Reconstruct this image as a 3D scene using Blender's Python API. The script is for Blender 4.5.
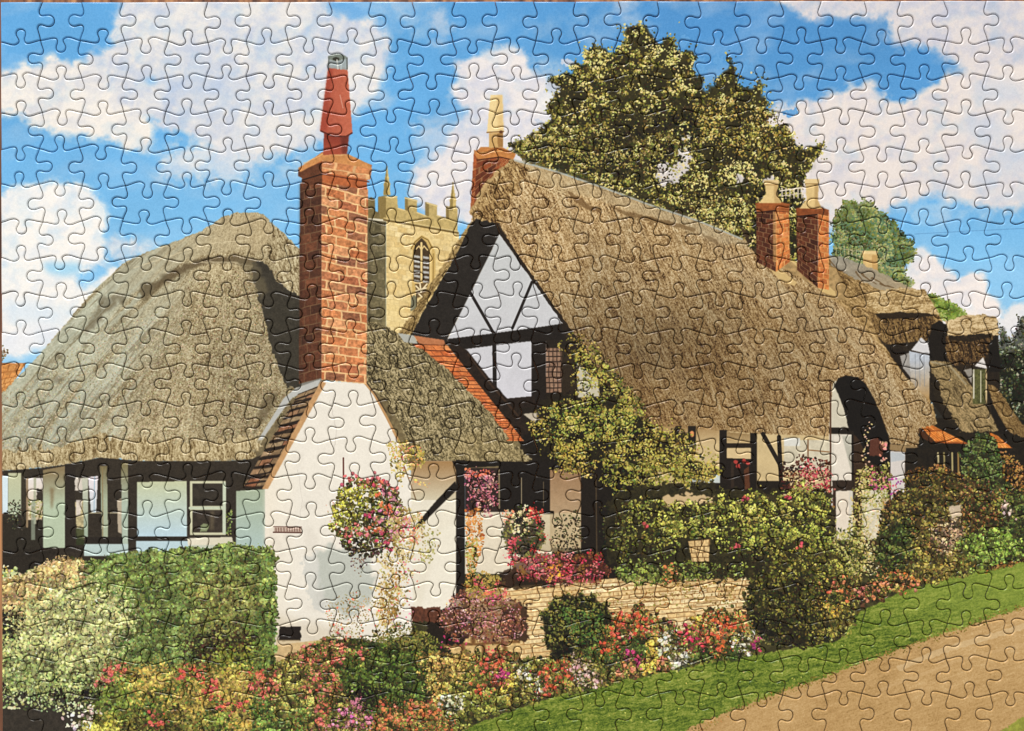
# A finished 500-piece jigsaw puzzle of a thatched cottage, photographed from above on a wooden table.
import bpy, math, random
import numpy as np

for o in list(bpy.data.objects): bpy.data.objects.remove(o, do_unlink=True)
scene = bpy.context.scene
K = 0.00047                      # metres per print unit (the whole puzzle is about 0.48 x 0.34 m)
THICK = 0.0020                   # card thickness
def wx(x): return (x - 512.0) * K
def wy(y): return (365.5 - y) * K

# ---------------------------------------------------------------- camera, light, exposure
CAM_H = 0.46
cam = bpy.data.cameras.new('camera')
cam.sensor_width = 36.0
cam.lens = 36.0 * CAM_H / (1024 * K)
cam.clip_start = 0.01; cam.clip_end = 20.0
camo = bpy.data.objects.new('camera', cam)
camo.location = (0.0, 0.0, THICK + CAM_H)
scene.collection.objects.link(camo)
scene.camera = camo

world = bpy.data.worlds.new('World'); scene.world = world
world.use_nodes = True
bg = world.node_tree.nodes['Background']
bg.inputs['Color'].default_value = (1.0, 0.975, 0.94, 1)
bg.inputs['Strength'].default_value = 0.46

def area(name, loc, target, sx, sy, power, col):
    l = bpy.data.lights.new(name, 'AREA'); l.shape = 'RECTANGLE'; l.size = sx; l.size_y = sy
    l.energy = power; l.color = col
    o = bpy.data.objects.new(name, l); o.location = loc
    d = np.array(target, float) - np.array(loc, float)
    import mathutils
    o.rotation_euler = mathutils.Vector(d).to_track_quat('-Z', 'Y').to_euler()
    scene.collection.objects.link(o)
    return o
# window light falling in from beyond the top edge of the puzzle, a little from the left
area('window_light', (-1.6, 6.75, 4.0), (0, 0, 0), 3.9, 3.05, 838.0, (1.0, 0.985, 0.96))

vs = scene.view_settings
vs.view_transform = 'Standard'; vs.look = 'None'; vs.exposure = 0.0; vs.gamma = 1.0; vs.use_curve_mapping = False
scene.render.film_transparent = False

def mat(name):
    m = bpy.data.materials.new(name); m.use_nodes = True
    nt = m.node_tree
    return m, nt, nt.nodes['Principled BSDF']

# ---------------------------------------------------------------- table
def wood():
    m, nt, b = mat('table_wood')
    tc = nt.nodes.new('ShaderNodeTexCoord'); mp = nt.nodes.new('ShaderNodeMapping')
    mp.inputs['Scale'].default_value = (260, 9, 60)
    nt.links.new(tc.outputs['Object'], mp.inputs['Vector'])
    n = nt.nodes.new('ShaderNodeTexNoise'); n.inputs['Scale'].default_value = 1.0; n.inputs['Detail'].default_value = 6
    nt.links.new(mp.outputs['Vector'], n.inputs['Vector'])
    r = nt.nodes.new('ShaderNodeValToRGB')
    e = r.color_ramp.elements
    e[0].position = 0.33; e[0].color = (0.075, 0.026, 0.014, 1)
    e[1].position = 0.68; e[1].color = (0.55, 0.27, 0.11, 1)
    k = r.color_ramp.elements.new(0.5); k.color = (0.27, 0.11, 0.05, 1)
    nt.links.new(n.outputs['Fac'], r.inputs['Fac']); nt.links.new(r.outputs['Color'], b.inputs['Base Color'])
    b.inputs['Roughness'].default_value = 0.42
    bp = nt.nodes.new('ShaderNodeBump'); bp.inputs['Strength'].default_value = 0.15; bp.inputs['Distance'].default_value = 0.001
    nt.links.new(n.outputs['Fac'], bp.inputs['Height']); nt.links.new(bp.outputs['Normal'], b.inputs['Normal'])
    return m

def make_table():
    import bmesh
    me = bpy.data.meshes.new('table_top'); bm = bmesh.new()
    bmesh.ops.create_cube(bm, size=1.0)
    for v in bm.verts:
        v.co.x *= 1.5; v.co.y *= 0.95; v.co.z = v.co.z * 0.032 - 0.016
    bmesh.ops.bevel(bm, geom=[e for e in bm.edges], offset=0.004, segments=3, affect='EDGES')
    bm.to_mesh(me); bm.free(); me.materials.append(wood())
    o = bpy.data.objects.new('table_top', me); scene.collection.objects.link(o)
    o['kind'] = 'structure'; o['label'] = 'reddish brown wooden table top under the finished jigsaw puzzle'
make_table()

# ---------------------------------------------------------------- the printed picture
# The puzzle carries one printed picture (a cottage garden).  It is painted here by
# procedural brush functions into an in-memory texture; units are millimetre-like
# "print units": x to the right, y downwards, about 1024 x 731 over the whole puzzle.
SS = 2
OX, OY, CW, CH = -6.0, -6.0, 1044.0, 752.0
PW, PH = int(CW * SS), int(CH * SS)
rng = np.random.default_rng(11)
NT = rng.random((256, 256)).astype(np.float32)
XX, YY = np.meshgrid((np.arange(PW, dtype=np.float32) + 0.5) / SS + OX,
                     (np.arange(PH, dtype=np.float32) + 0.5) / SS + OY)
IMG = np.zeros((PH, PW, 3), np.float32)

def vn(x, y, s=0):
    xi = np.floor(x); yi = np.floor(y)
    fx = x - xi; fy = y - yi
    fx = fx * fx * (3 - 2 * fx); fy = fy * fy * (3 - 2 * fy)
    xi = (xi.astype(np.int32) + s * 37); yi = (yi.astype(np.int32) + s * 91)
    x0 = xi & 255; x1 = (xi + 1) & 255; y0 = yi & 255; y1 = (yi + 1) & 255
    a = NT[y0, x0]; b = NT[y0, x1]; c = NT[y1, x0]; d = NT[y1, x1]
    return (a + (b - a) * fx) * (1 - fy) + (c + (d - c) * fx) * fy

def fbm(x, y, s=0, o=3):
    t = 0; a = 0.5; n = 0
    for k in range(o):
        t = t + a * vn(x * 2 ** k, y * 2 ** k, s + 13 * k); n += a; a *= 0.55
    return t / n

def ramp(t, cols):
    cols = np.array(cols, np.float32)
    n = len(cols) - 1
    t = np.clip(t, 0, 1) * n
    i = np.minimum(t.astype(np.int32), n - 1)
    f = (t - i)[..., None]
    return cols[i] * (1 - f) + cols[i + 1] * f

def win(x0, y0, x1, y1):
    a = max(0, int((x0 - OX) * SS)); b = min(PW, int((x1 - OX) * SS) + 1)
    c = max(0, int((y0 - OY) * SS)); d = min(PH, int((y1 - OY) * SS) + 1)
    return (slice(c, max(c, d)), slice(a, max(a, b)))

def blur(m, r):
    r = int(round(r * SS))
    if r < 1: return m
    for ax in (0, 1):
        for _ in range(2):
            pad = [(0, 0)] * m.ndim; pad[ax] = (r + 1, r)
            c = np.cumsum(np.pad(m, pad, mode='edge'), axis=ax, dtype=np.float64)
            n = m.shape[ax]
            m = ((np.take(c, np.arange(2 * r + 1, 2 * r + 1 + n), axis=ax)
                  - np.take(c, np.arange(0, n), axis=ax)) / (2 * r + 1)).astype(np.float32)
    return m

def aa(m):
    p = np.pad(m, 1, mode='edge')
    return (p[1:-1, 1:-1] * 4 + p[:-2, 1:-1] * 2 + p[2:, 1:-1] * 2 + p[1:-1, :-2] * 2 + p[1:-1, 2:] * 2
            + p[:-2, :-2] + p[:-2, 2:] + p[2:, :-2] + p[2:, 2:]) / 16

def pm(pts, rough=0, rs=4, soft=0, s=1, pad=3):
    P = np.array(pts, np.float32)
    e = pad + rough + soft * 2.2
    sl = win(P[:, 0].min() - e, P[:, 1].min() - e, P[:, 0].max() + e, P[:, 1].max() + e)
    x = XX[sl]; y = YY[sl]
    if rough:
        x0, y0 = x, y
        x = x0 + (fbm(x0 / rs, y0 / rs, s, 3) - 0.5) * 3 * rough
        y = y0 + (fbm(x0 / rs, y0 / rs, s + 5, 3) - 0.5) * 3 * rough
    m = np.zeros(x.shape, bool)
    n = len(P)
    for i in range(n):
        ax, ay = P[i]; bx, by = P[(i + 1) % n]
        if ay == by: continue
        c = (ay > y) != (by > y)
        m ^= c & (x < (bx - ax) * (y - ay) / (by - ay) + ax)
    m = m.astype(np.float32)
    m = blur(m, soft) if soft else aa(m)
    return sl, m

def put(sl, m, col, a=1.0):
    m = (m * a)[..., None]
    IMG[sl] = IMG[sl] * (1 - m) + np.asarray(col, np.float32) * m

def fill(pts, col, a=1.0, rough=0, rs=4, soft=0, var=0.0, vs=3.0, s=1):
    """flat coloured area; var adds small tonal unevenness"""
    sl, m = pm(pts, rough, rs, soft, s)
    c = np.asarray(col, np.float32)
    if var:
        x = XX[sl]; y = YY[sl]
        k = (fbm(x / vs, y / vs, s + 3, 3) - 0.5) * 2 * var
        c = c * (1 + k[..., None])
    put(sl, m, c, a)

def grad(pts, c0, c1, p0, p1, a=1.0, rough=0, rs=4, soft=0, var=0.0, vs=3, s=1):
    sl, m = pm(pts, rough, rs, soft, s)
    x = XX[sl]; y = YY[sl]
    dx, dy = p1[0] - p0[0], p1[1] - p0[1]
    t = np.clip(((x - p0[0]) * dx + (y - p0[1]) * dy) / (dx * dx + dy * dy), 0, 1)
    c = ramp(t, [c0, c1])
    if var: c = c * (1 + ((fbm(x / vs, y / vs, s + 3, 3) - 0.5) * 2 * var)[..., None])
    put(sl, m, c, a)

def rect(x0, y0, x1, y1, col, **k):
    fill([(x0, y0), (x1, y0), (x1, y1), (x0, y1)], col, **k)

def line(pts, w, col, a=1.0, rough=0.0, w2=None):
    P = np.array(pts, np.float32)
    w2 = w if w2 is None else w2
    e = max(w, w2) + 2
    sl = win(P[:, 0].min() - e, P[:, 1].min() - e, P[:, 0].max() + e, P[:, 1].max() + e)
    x = XX[sl]; y = YY[sl]
    if rough:
        x = x + (vn(x / 3, y / 3, 7) - 0.5) * 2 * rough; y = y + (vn(x / 3, y / 3, 9) - 0.5) * 2 * rough
    m = np.zeros(x.shape, np.float32)
    n = len(P) - 1
    for i in range(n):
        a0 = P[i]; d = P[i + 1] - a0; L = float(d @ d) + 1e-6
        t = np.clip(((x - a0[0]) * d[0] + (y - a0[1]) * d[1]) / L, 0, 1)
        r = np.hypot(x - a0[0] - t * d[0], y - a0[1] - t * d[1])
        ww = w + (w2 - w) * (i + t) / n
        m = np.maximum(m, np.clip((ww / 2 - r) * SS + 0.5, 0, 1))
    put(sl, m, col, a)

def ell(cx, cy, rx, ry, col, a=1.0, **k):
    t = np.linspace(0, 2 * np.pi, 28, endpoint=False)
    fill(np.stack([cx + rx * np.cos(t), cy + ry * np.sin(t)], 1), col, a, **k)

# ---- small brush dabs
RAD = [0.45, 0.65, 0.9, 1.2, 1.6, 2.1, 2.8, 3.6]
KERN = []
for r_ in RAD:
    row_ = []
    for k_ in range(12):
        R_ = r_ * SS; h_ = int(np.ceil(R_ + 1))
        g_ = np.arange(-h_, h_ + 1)
        gx_, gy_ = np.meshgrid(g_, g_)
        t_ = np.pi * k_ / 12
        u_ = gx_ * np.cos(t_) + gy_ * np.sin(t_); v_ = -gx_ * np.sin(t_) + gy_ * np.cos(t_)
        d_ = np.hypot(u_, v_ / (0.62 if k_ % 3 else 0.85))
        row_.append(np.clip(R_ - d_ + 0.5, 0, 1).astype(np.float32)[..., None])
    KERN.append(row_)

def dabs(xs, ys, si, cols, a=0.9):
    px = ((xs - OX) * SS).astype(int); py = ((ys - OY) * SS).astype(int)
    ang = rng.integers(0, 12, len(px))
    for i in range(len(px)):
        k = KERN[si[i]][ang[i]]; h = k.shape[0] // 2
        x, y = px[i], py[i]
        if x - h < 0 or y - h < 0 or x + h + 1 > PW or y + h + 1 > PH: continue
        v = IMG[y - h:y + h + 1, x - h:x + h + 1]
        v += (cols[i] - v) * (k * a)

def scatter(pts, n, rough=0, rs=6, s=1):
    sl, m = pm(pts, rough, rs, 0, s)
    idx = np.flatnonzero(m.ravel() > 0.5)
    if len(idx) == 0: return np.zeros(0), np.zeros(0)
    idx = rng.choice(idx, n)
    return XX[sl].ravel()[idx] + rng.uniform(-.3, .3, n), YY[sl].ravel()[idx] + rng.uniform(-.3, .3, n)

def lump(x, y, cell, s, light):
    """light on rounded leaf clumps: 0 on their shaded side, 1 on the lit side"""
    x = x + (vn(x / 11, y / 11, s + 60) - .5) * cell * 1.6; y = y + (vn(x / 11, y / 11, s + 61) - .5) * cell * 1.6
    gx = np.floor(x / cell).astype(np.int32); gy = np.floor(y / cell).astype(np.int32)
    best = np.full(np.shape(x), 1e9); out = np.zeros(np.shape(x))
    for a in (-1, 0, 1):
        for b in (-1, 0, 1):
            ix, iy = gx + a, gy + b
            h1 = NT[(iy * 3 + s) & 255, (ix * 5 + s * 7) & 255]; h2 = NT[(iy * 7 + s * 3 + 11) & 255, (ix * 3 + 29) & 255]; h3 = NT[(iy + s * 5 + 71) & 255, (ix * 11 + 3) & 255]
            dx = x / cell - (ix + h1); dy = y / cell - (iy + h2)
            d = dx * dx + dy * dy * 1.2
            n = d < best
            best = np.where(n, d, best)
            out = np.where(n, .52 + .85 * (light[0] * dx + light[1] * dy) - .25 * d + (h3 - .5) * .3, out)
    return out

def foliage(pts, cols, dens=0.45, size=(1, 3), clump=9.0, base=None, basea=1.0, rough=4, rs=7,
            jit=0.16, bias=0.0, gamma=1.0, hue=7.0, s=1, light=(0.6, -0.8), cont=2.0, gap=0.0, gs=9.0):
    """leaf dabs over a dark ground; cols runs dark to light, clumps are lit from one side"""
    P = np.array(pts, np.float32)
    if base is not None:
        sl, m = pm(pts, rough, rs, 0, s)
        m = np.clip((blur(m, 2.0) - .62) * 3, 0, 1)
        x = XX[sl]; y = YY[sl]
        put(sl, m, np.asarray(base, np.float32) * (0.75 + 0.5 * fbm(x / 3, y / 3, s, 2))[..., None], basea)
    area = 0.5 * abs(np.dot(P[:, 0], np.roll(P[:, 1], 1)) - np.dot(P[:, 1], np.roll(P[:, 0], 1)))
    n = int(area * dens * 0.95)
    xs, ys = scatter(pts, n, rough, rs, s)
    if len(xs) == 0: return
    if gap:
        keep = (fbm(xs / gs, ys / gs, s + 50, 3) < 1 - gap) | (rng.random(n) < .16)
        xs, ys = xs[keep], ys[keep]; n = len(xs)
    f = lambda x, y: fbm(x / clump, y / clump, s + 2, 3)
    v0 = f(xs, ys); v1 = f(xs - light[0] * clump * .35, ys - light[1] * clump * .35)
    L = 0.60 + (lump(xs, ys, clump * 1.5, s, light) - .5) * cont * .5 + (v0 - v1) * cont * 0.25 + (v0 - 0.5) * cont * 0.5 + bias
    L = np.clip(L, 0, 1.05) ** gamma
    L = L + rng.normal(0, jit * 0.9, n) * (0.5 + 0.6 * L)
    o = np.argsort(L + rng.normal(0, 0.22, n))
    xs, ys, L = xs[o], ys[o], L[o]
    c = ramp(L, cols) + rng.normal(0, hue, (n, 3)) * np.array([1.2, .8, .9])
    dabs(xs, ys, np.minimum(rng.integers(size[0], size[1] + 1, n) + 1, 7), np.clip(c, 8, 255).astype(np.float32), 0.94)

def blooms(pts, cols, n, size=(1, 3), clump=0, rough=3, s=1, dark=0.0):
    """flower heads: dabs of picked colours, in loose groups when clump > 0"""
    if clump:
        k = max(1, n // clump)
        cx, cy = scatter(pts, k, rough, 6, s)
        w = rng.integers(0, k, n)
        xs = cx[w] + rng.normal(0, 2.3, n); ys = cy[w] + rng.normal(0, 2.0, n)
        ci = rng.integers(0, len(cols), k)[w]
    else:
        xs, ys = scatter(pts, n, rough, 6, s); ci = rng.integers(0, len(cols), n)
    c = np.array(cols, np.float32)[ci] * rng.uniform(0.82 - dark, 1.16, (n, 1)) + rng.normal(0, 9, (n, 3))
    dabs(xs, ys, np.minimum(rng.integers(size[0], size[1] + 1, n) + 1, 7), np.clip(c, 8, 255).astype(np.float32), 0.95)

def straw(pts, cols, d=(0, 1), fine=1.0, cont=1.6, rough=1.2, rs=3, low=0.25, lows=22, s=1, bias=0.0, polar=None, stip=0.6, streak=0.28, mid=1.0, comb=0.3):
    """thatch: short combed stalks along d (or radiating from polar), with broad worn patches"""
    sl, m = pm(pts, rough, rs, 0, s)
    x = XX[sl]; y = YY[sl]
    if polar is not None:
        dx = x - polar[0]; dy = y - polar[1]
        r = np.hypot(dx, dy); th = np.arctan2(dy, dx)
        u = r; v = th * polar[2]
    else:
        L = np.hypot(*d); u = (x * d[0] + y * d[1]) / L; v = (-x * d[1] + y * d[0]) / L
    u = u + (fbm(x / 9, y / 9, s + 40, 2) - .5) * 6
    v = v + (fbm(x / 14, y / 14, s + 41, 2) - .5) * 5
    n = (mid * (0.36 * vn(u * 0.30 * fine, v * 0.8 * fine, s) + 0.34 * vn(u * 0.75 * fine, v * 1.3 * fine, s + 3) - .35) + .35
         + stip * 0.5 * (vn(x * 1.5, y * 1.5, s + 8) + vn(x * 0.85, y * 0.85, s + 9)) * 0.8)
    n = n + comb * (vn(u * .13, v * 1.25, s + 26) - .5)
    n = (n - (0.35 + stip * 0.4)) * cont + 0.5 + streak * (vn(u * .035, v * .22, s + 23) + vn(u * .07, v * .5, s + 24) - 1.0)
    n = n + (fbm(x / lows, y / lows, s + 17, 3) - 0.5) * 2 * low + bias
    put(sl, m, ramp(n, cols))

def homog(q):
    A = []; b = []
    for (x, y), (u, v) in zip(q, [(0, 0), (1, 0), (1, 1), (0, 1)]):
        A.append([x, y, 1, 0, 0, 0, -u * x, -u * y]); b.append(u)
        A.append([0, 0, 0, x, y, 1, -v * x, -v * y]); b.append(v)
    return np.append(np.linalg.solve(np.array(A, float), np.array(b, float)), 1).reshape(3, 3)

def bricks(q, rows, cols_n, pal, mortar, mt=0.12, s=1, off=0.5, var=0.14, mh=None):
    """courses of brick, stone or tile laid in the quadrilateral q (tl, tr, br, bl)"""
    sl, m = pm(q)
    x = XX[sl]; y = YY[sl]
    Hm = homog(q)
    w = Hm[2, 0] * x + Hm[2, 1] * y + Hm[2, 2]
    u = (Hm[0, 0] * x + Hm[0, 1] * y + Hm[0, 2]) / w
    v = (Hm[1, 0] * x + Hm[1, 1] * y + Hm[1, 2]) / w
    v = v * rows + (vn(x / 6, y / 6, s) - .5) * 0.12
    r = np.floor(v)
    jr = NT[(r.astype(int) * 7 + s * 13) & 255, 5]
    u = u * cols_n + off * (r % 2) + jr * 0.35 + (vn(x / 5, y / 5, s + 1) - .5) * 0.08
    c = np.floor(u)
    fu = u - c; fv = v - r
    mh = mt if mh is None else mh
    mu = np.minimum(fu, 1 - fu); mv = np.minimum(fv, 1 - fv)
    g = np.clip(np.minimum(mu / (mh * .6), mv / (mt * .6)) - 0.4, 0, 1)
    h = NT[(r.astype(int) * 31 + s) & 255, (c.astype(int) * 17 + 3 * s) & 255]
    col = ramp(h, pal) * (1 + ((fbm(x / 2.2, y / 2.2, s + 5, 3) - .5) * 2 * var * 1.6))[..., None]
    mc = np.asarray(mortar, np.float32) * (1 + ((fbm(x / 3, y / 3, s + 6, 2) - .5) * 0.3))[..., None]
    put(sl, m, mc * (1 - g[..., None]) + col * g[..., None])

def cloud(pts, a=1.0, rough=7, rs=16, soft=2.5, hi=(240, 236, 232), lo=(206, 210, 220), s=1, lows=24, bias=0.0):
    soft = soft * 1.7 + 1.2
    sl, m = pm(pts, rough * 1.4, rs, soft, s)
    x = XX[sl]; y = YY[sl]
    w = x + (fbm(x / 20, y / 20, s + 33, 2) - .5) * 14
    e = (fbm(w / 9, y / 9, s + 30, 4) - .5)
    m = np.clip(m * 1.12 + e * 1.9 * m * (1 - m) * 4 - .04, 0, 1)
    f = lambda x, y: fbm(x / lows, y / lows, s + 21, 5)
    t = (f(w, y) - 0.5) * 1.5 + 0.55 + bias + (f(w, y) - f(w + 3, y + 5)) * 2.6
    put(sl, m * np.clip(0.72 + 0.55 * fbm(x / 14, y / 14, s + 4, 3), 0, 1), ramp(t, [lo, hi]), a)

def garden(pts, patches, dens=0.55, size=(1, 3), s=1, rough=4, rs=6, clump=5.0, under=True, hi=1.0, light=(0.5, -0.85), gap=.44, gs=6.0, mix=.95, leaf=.72, ub=.36, lmp=.8):
    """mixed planting: every dab takes its colour from a nearby patch (x, y, radius, colour, share of shade)"""
    P = np.array(pts, np.float32)
    px = np.array([q[0] for q in patches], np.float32); py = np.array([q[1] for q in patches], np.float32)
    pr = np.array([q[2] for q in patches], np.float32)
    pc = np.array([q[3] for q in patches], np.float32)
    pd = np.array([q[4] if len(q) > 4 else .22 for q in patches], np.float32)
    area = 0.5 * abs(np.dot(P[:, 0], np.roll(P[:, 1], 1)) - np.dot(P[:, 1], np.roll(P[:, 0], 1)))
    for stage in ((0, 1) if under else (1,)):
        n = int(area * (0.16 if stage == 0 else dens))
        xs, ys = scatter(pts, n, rough, rs, s)
        if len(xs) == 0: return
        if stage:
            g_ = fbm(xs / gs, ys / gs, s + 50, 3)
            keep = (g_ < 1 - gap) | (rng.random(n) < .13)
            xs, ys = xs[keep], ys[keep]; n = len(xs)
        d2 = (xs[:, None] - px) ** 2 + (ys[:, None] - py) ** 2
        k = np.argmax(-d2 / (2 * pr ** 2) + rng.gumbel(0, mix, d2.shape), 1)
        f = lambda x, y: fbm(x / clump, y / clump, s + 2, 2)
        v0 = f(xs, ys); v1 = f(xs - light[0] * 2, ys - light[1] * 2)
        L = 0.86 + (lump(xs, ys, clump * 1.7, s, light) - .5) * lmp + (v0 - .5) * .55 + rng.normal(0, .12, n)
        sh = rng.random(n) < pd[k] * (1.25 - 1.1 * v0)
        L = np.where(sh, rng.uniform(.2, .5, n), np.clip(L, .42, 1.25 * hi))
        cc = pc[k]
        fl = ((cc[:, 0] > cc[:, 1] * 1.3) | (cc.min(1) > 170)) & (rng.random(n) < leaf)
        LV_ = np.array([(122, 124, 56), (94, 104, 46), (164, 154, 78), (70, 70, 34), (150, 130, 66)], np.float32)
        cc = np.where(fl[:, None], LV_[rng.integers(0, 5, n)], cc)
        c = cc * L[:, None]
        c += np.clip(L - .95, 0, 1)[:, None] * np.array([70, 66, 44])
        c = c * np.where(sh, .8, 1)[:, None] + np.where(sh, 12, 0)[:, None] * np.array([1, .9, .6]) + rng.normal(0, 7, (n, 3))
        o = np.argsort(L + rng.normal(0, .3, n)) if stage else np.arange(n)
        if stage == 0: c = c * ub + np.array([27, 23, 14])
        si = rng.integers(size[0], size[1] + 1, n) if stage else rng.integers(4, 6, n)
        dabs(xs[o], ys[o], si, np.clip(c[o], 10, 252).astype(np.float32), .95)

def heads(patches, n=5, hr=1.7):
    """single flower heads of several petals, grouped round the flower-coloured patches"""
    for q in patches:
        c = np.array(q[3], np.float32)
        if not (c[0] > c[1] * 1.25 or c.min() > 170) or c.max() < 150: continue
        k = max(1, int(rng.normal(n, 1.2)))
        for _ in range(k):
            hx = q[0] + rng.normal(0, q[2] * .9); hy = q[1] + rng.normal(0, q[2] * .75)
            b = np.clip(c * rng.uniform(.85, 1.08) + rng.normal(0, 9, 3), 10, 252)
            m = 7
            t = rng.uniform(0, 6.28, m); rr = rng.uniform(.3, 1, m) * hr * rng.uniform(.7, 1.2)
            xs = np.append(hx, hx + np.cos(t) * rr); ys = np.append(hy + .4, hy + np.sin(t) * rr * .85)
            cols = np.vstack([b[None] * .62, b[None] * rng.uniform(.86, 1.16, (m, 1)) + np.where(rng.random((m, 1)) < .25, 22, 0)])
            dabs(xs, ys, np.append(5, rng.integers(1, 4, m)), np.clip(cols, 8, 254).astype(np.float32), .92)
# ---- sky and clouds
IMG[:] = ramp(np.clip(YY / 340, 0, 1), [(96, 166, 222), (104, 173, 226), (124, 190, 236), (152, 205, 240)])
_k = np.clip((XX - 380) / 300, 0, 1) * np.clip(1 - YY / 260, 0, 1)
IMG[:] = IMG * (1 - .8 * _k[..., None]) + np.array([74, 136, 196], np.float32) * (.8 * _k[..., None])
IMG *= (1 + (fbm(XX / 40, YY / 40, 3, 3) - .5) * 0.08)[..., None]
_v = np.clip((fbm(XX / 46 + YY / 90, YY / 30, 5, 5) - .5) * 3.2, 0, 1) * np.clip(1.15 - YY / 330, 0, 1)
IMG[:] = IMG * (1 - .34 * _v[..., None]) + np.array([206, 214, 228], np.float32) * (.34 * _v[..., None])
cloud([(120, -10), (330, -10), (322, 8), (345, 16), (372, 20), (388, 35), (386, 70), (380, 95), (352, 112), (320, 140), (300, 150), (262, 160), (225, 152), (190, 140),
       (160, 128), (148, 118), (128, 126), (105, 112), (98, 90), (86, 70), (88, 56), (108, 45)], hi=(230, 227, 224), lo=(198, 205, 220), s=2, rough=4, soft=2)
cloud([(-10, 76), (8, 72), (28, 62), (52, 57), (80, 60), (100, 66), (112, 90), (135, 108), (150, 118), (158, 135), (150, 150), (128, 148), (104, 140), (62, 138), (44, 128), (20, 116), (-10, 112)],
      hi=(240, 234, 226), lo=(216, 216, 220), s=3, rough=4, soft=2, bias=.15)
cloud([(140, 74), (170, 66), (215, 70), (250, 90), (235, 112), (190, 108), (155, 96)], a=.75, lo=(180, 198, 224), hi=(206, 212, 222), s=4, soft=6)
fill([(143, 80), (152, 76), (158, 82), (150, 87)], (118, 178, 228), .7, rough=2, soft=2)
cloud([(158, 156), (185, 150), (230, 140), (262, 150), (260, 176), (230, 178), (195, 182), (172, 172)], a=.85, lo=(200, 212, 228), hi=(236, 230, 226), s=6, soft=4)
cloud([(186, 128), (230, 132), (300, 130), (312, 150), (262, 162), (215, 150)], a=.5, lo=(205, 213, 226), hi=(232, 228, 226), s=8, soft=6)
cloud([(262, 158), (300, 160), (300, 172), (275, 176)], a=.35, s=8, soft=5)
cloud([(352, 74), (372, 84), (388, 96), (380, 112), (362, 106), (352, 96)], a=.55, s=9, soft=3)
fill([(326, 2), (352, 4), (368, 14), (352, 20), (332, 10)], (105, 168, 222), .75, rough=3, soft=2)
cloud([(372, -4), (400, -8), (408, 12), (392, 22), (376, 12)], a=.4, s=10, soft=5)
cloud([(432, 10), (446, 8), (450, 28), (446, 44), (430, 46), (436, 28)], a=.62, s=11, soft=3, hi=(205, 208, 222))
cloud([(402, 10), (420, 22), (418, 38), (400, 36)], a=.35, s=12, soft=5)
cloud([(418, 128), (428, 120), (440, 126), (458, 128), (474, 140), (470, 162), (440, 170), (420, 176)], a=.6, s=13, soft=4, hi=(226, 220, 224), lo=(200, 210, 226))
cloud([(410, 178), (420, 166), (440, 152), (452, 138), (462, 108), (446, 94), (446, 84), (456, 78), (452, 64), (470, 58), (486, 48), (508, 44), (524, 52), (533, 68),
       (546, 75), (556, 100), (556, 150), (520, 170), (490, 220), (440, 226), (412, 200)], hi=(236, 229, 226), lo=(212, 212, 222), s=14, rough=4, rs=11, soft=1.5)
cloud([(535, 55), (556, 70), (575, 78), (575, 120), (545, 120)], a=.5, s=15, soft=4)
cloud([(540, 100), (575, 88), (600, 100), (580, 130), (545, 140)], a=.9, s=15, soft=3)
cloud([(565, 14), (600, 10), (640, 4), (652, 14), (612, 26), (580, 28)], a=.3, s=16, soft=6)
cloud([(618, -8), (650, -8), (648, 8), (630, 14)], a=.55, s=17, soft=4, hi=(214, 208, 214))
cloud([(522, 24), (560, 22), (552, 34), (535, 44)], a=.25, s=17, soft=5)
cloud([(574, 40), (590, 36), (600, 48), (586, 58)], a=.3, s=17, soft=5)
cloud([(770, -8), (1040, -8), (1040, 90), (1000, 80), (970, 74), (952, 66), (935, 52), (912, 46), (896, 48), (886, 36), (888, 24), (898, 12), (880, 16), (850, 14), (828, 10), (818, 20), (806, 16), (790, 4)],
      hi=(224, 216, 214), lo=(200, 200, 212), s=18, rough=3, soft=2)
cloud([(760, 110), (790, 104), (815, 98), (836, 91), (852, 89), (866, 81), (876, 83), (886, 96), (903, 103), (914, 99), (930, 86), (946, 75), (966, 68), (1000, 62), (1040, 60), (1040, 206), (1010, 210),
       (980, 207), (955, 201), (930, 193), (908, 201), (885, 210), (830, 230), (780, 200), (740, 190), (680, 200), (650, 180), (650, 150), (700, 150)], hi=(232, 222, 216), lo=(212, 208, 214), s=19, rough=3, rs=10, soft=1.5, bias=.2)
fill([(947, 62), (962, 64), (962, 74), (950, 74)], (130, 172, 212), .55, rough=2, soft=3)
for _c in [(998, 92, 26, 12), (985, 128, 22, 12), (1012, 160, 22, 16), (985, 178, 20, 7), (1006, 196, 24, 6), (950, 188, 16, 4)]:
    ell(*_c, (196, 206, 222), .6, rough=4, soft=6)
cloud([(895, 290), (908, 270), (914, 252), (924, 247), (934, 254), (944, 268), (960, 278), (974, 274), (984, 276), (989, 290), (1000, 300), (1004, 312), (1002, 330), (900, 330)],
      hi=(244, 234, 228), lo=(226, 222, 224), s=20, rough=2.5, rs=8, soft=1, bias=.2)
cloud([(1000, 322), (1012, 308), (1040, 296), (1040, 360), (1000, 360)], hi=(236, 232, 230), lo=(220, 222, 228), s=21, rough=2, soft=1.5)
cloud([(895, 204), (920, 196), (960, 204), (1040, 200), (1040, 214), (960, 216), (900, 216)], a=.35, s=22, soft=5)
line([(915, 234), (970, 231), (1030, 228)], .7, (90, 140, 185), .6)
cloud([(-10, 198), (10, 193), (30, 185), (56, 181), (84, 182), (96, 195), (106, 210), (109, 228), (102, 243), (106, 262), (92, 268), (78, 278), (86, 292), (112, 270), (126, 262), (118, 284), (90, 310), (60, 345), (-10, 360)],
      hi=(246, 242, 236), lo=(226, 230, 234), s=23, rough=3, rs=10, soft=1.5, bias=.2)
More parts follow.
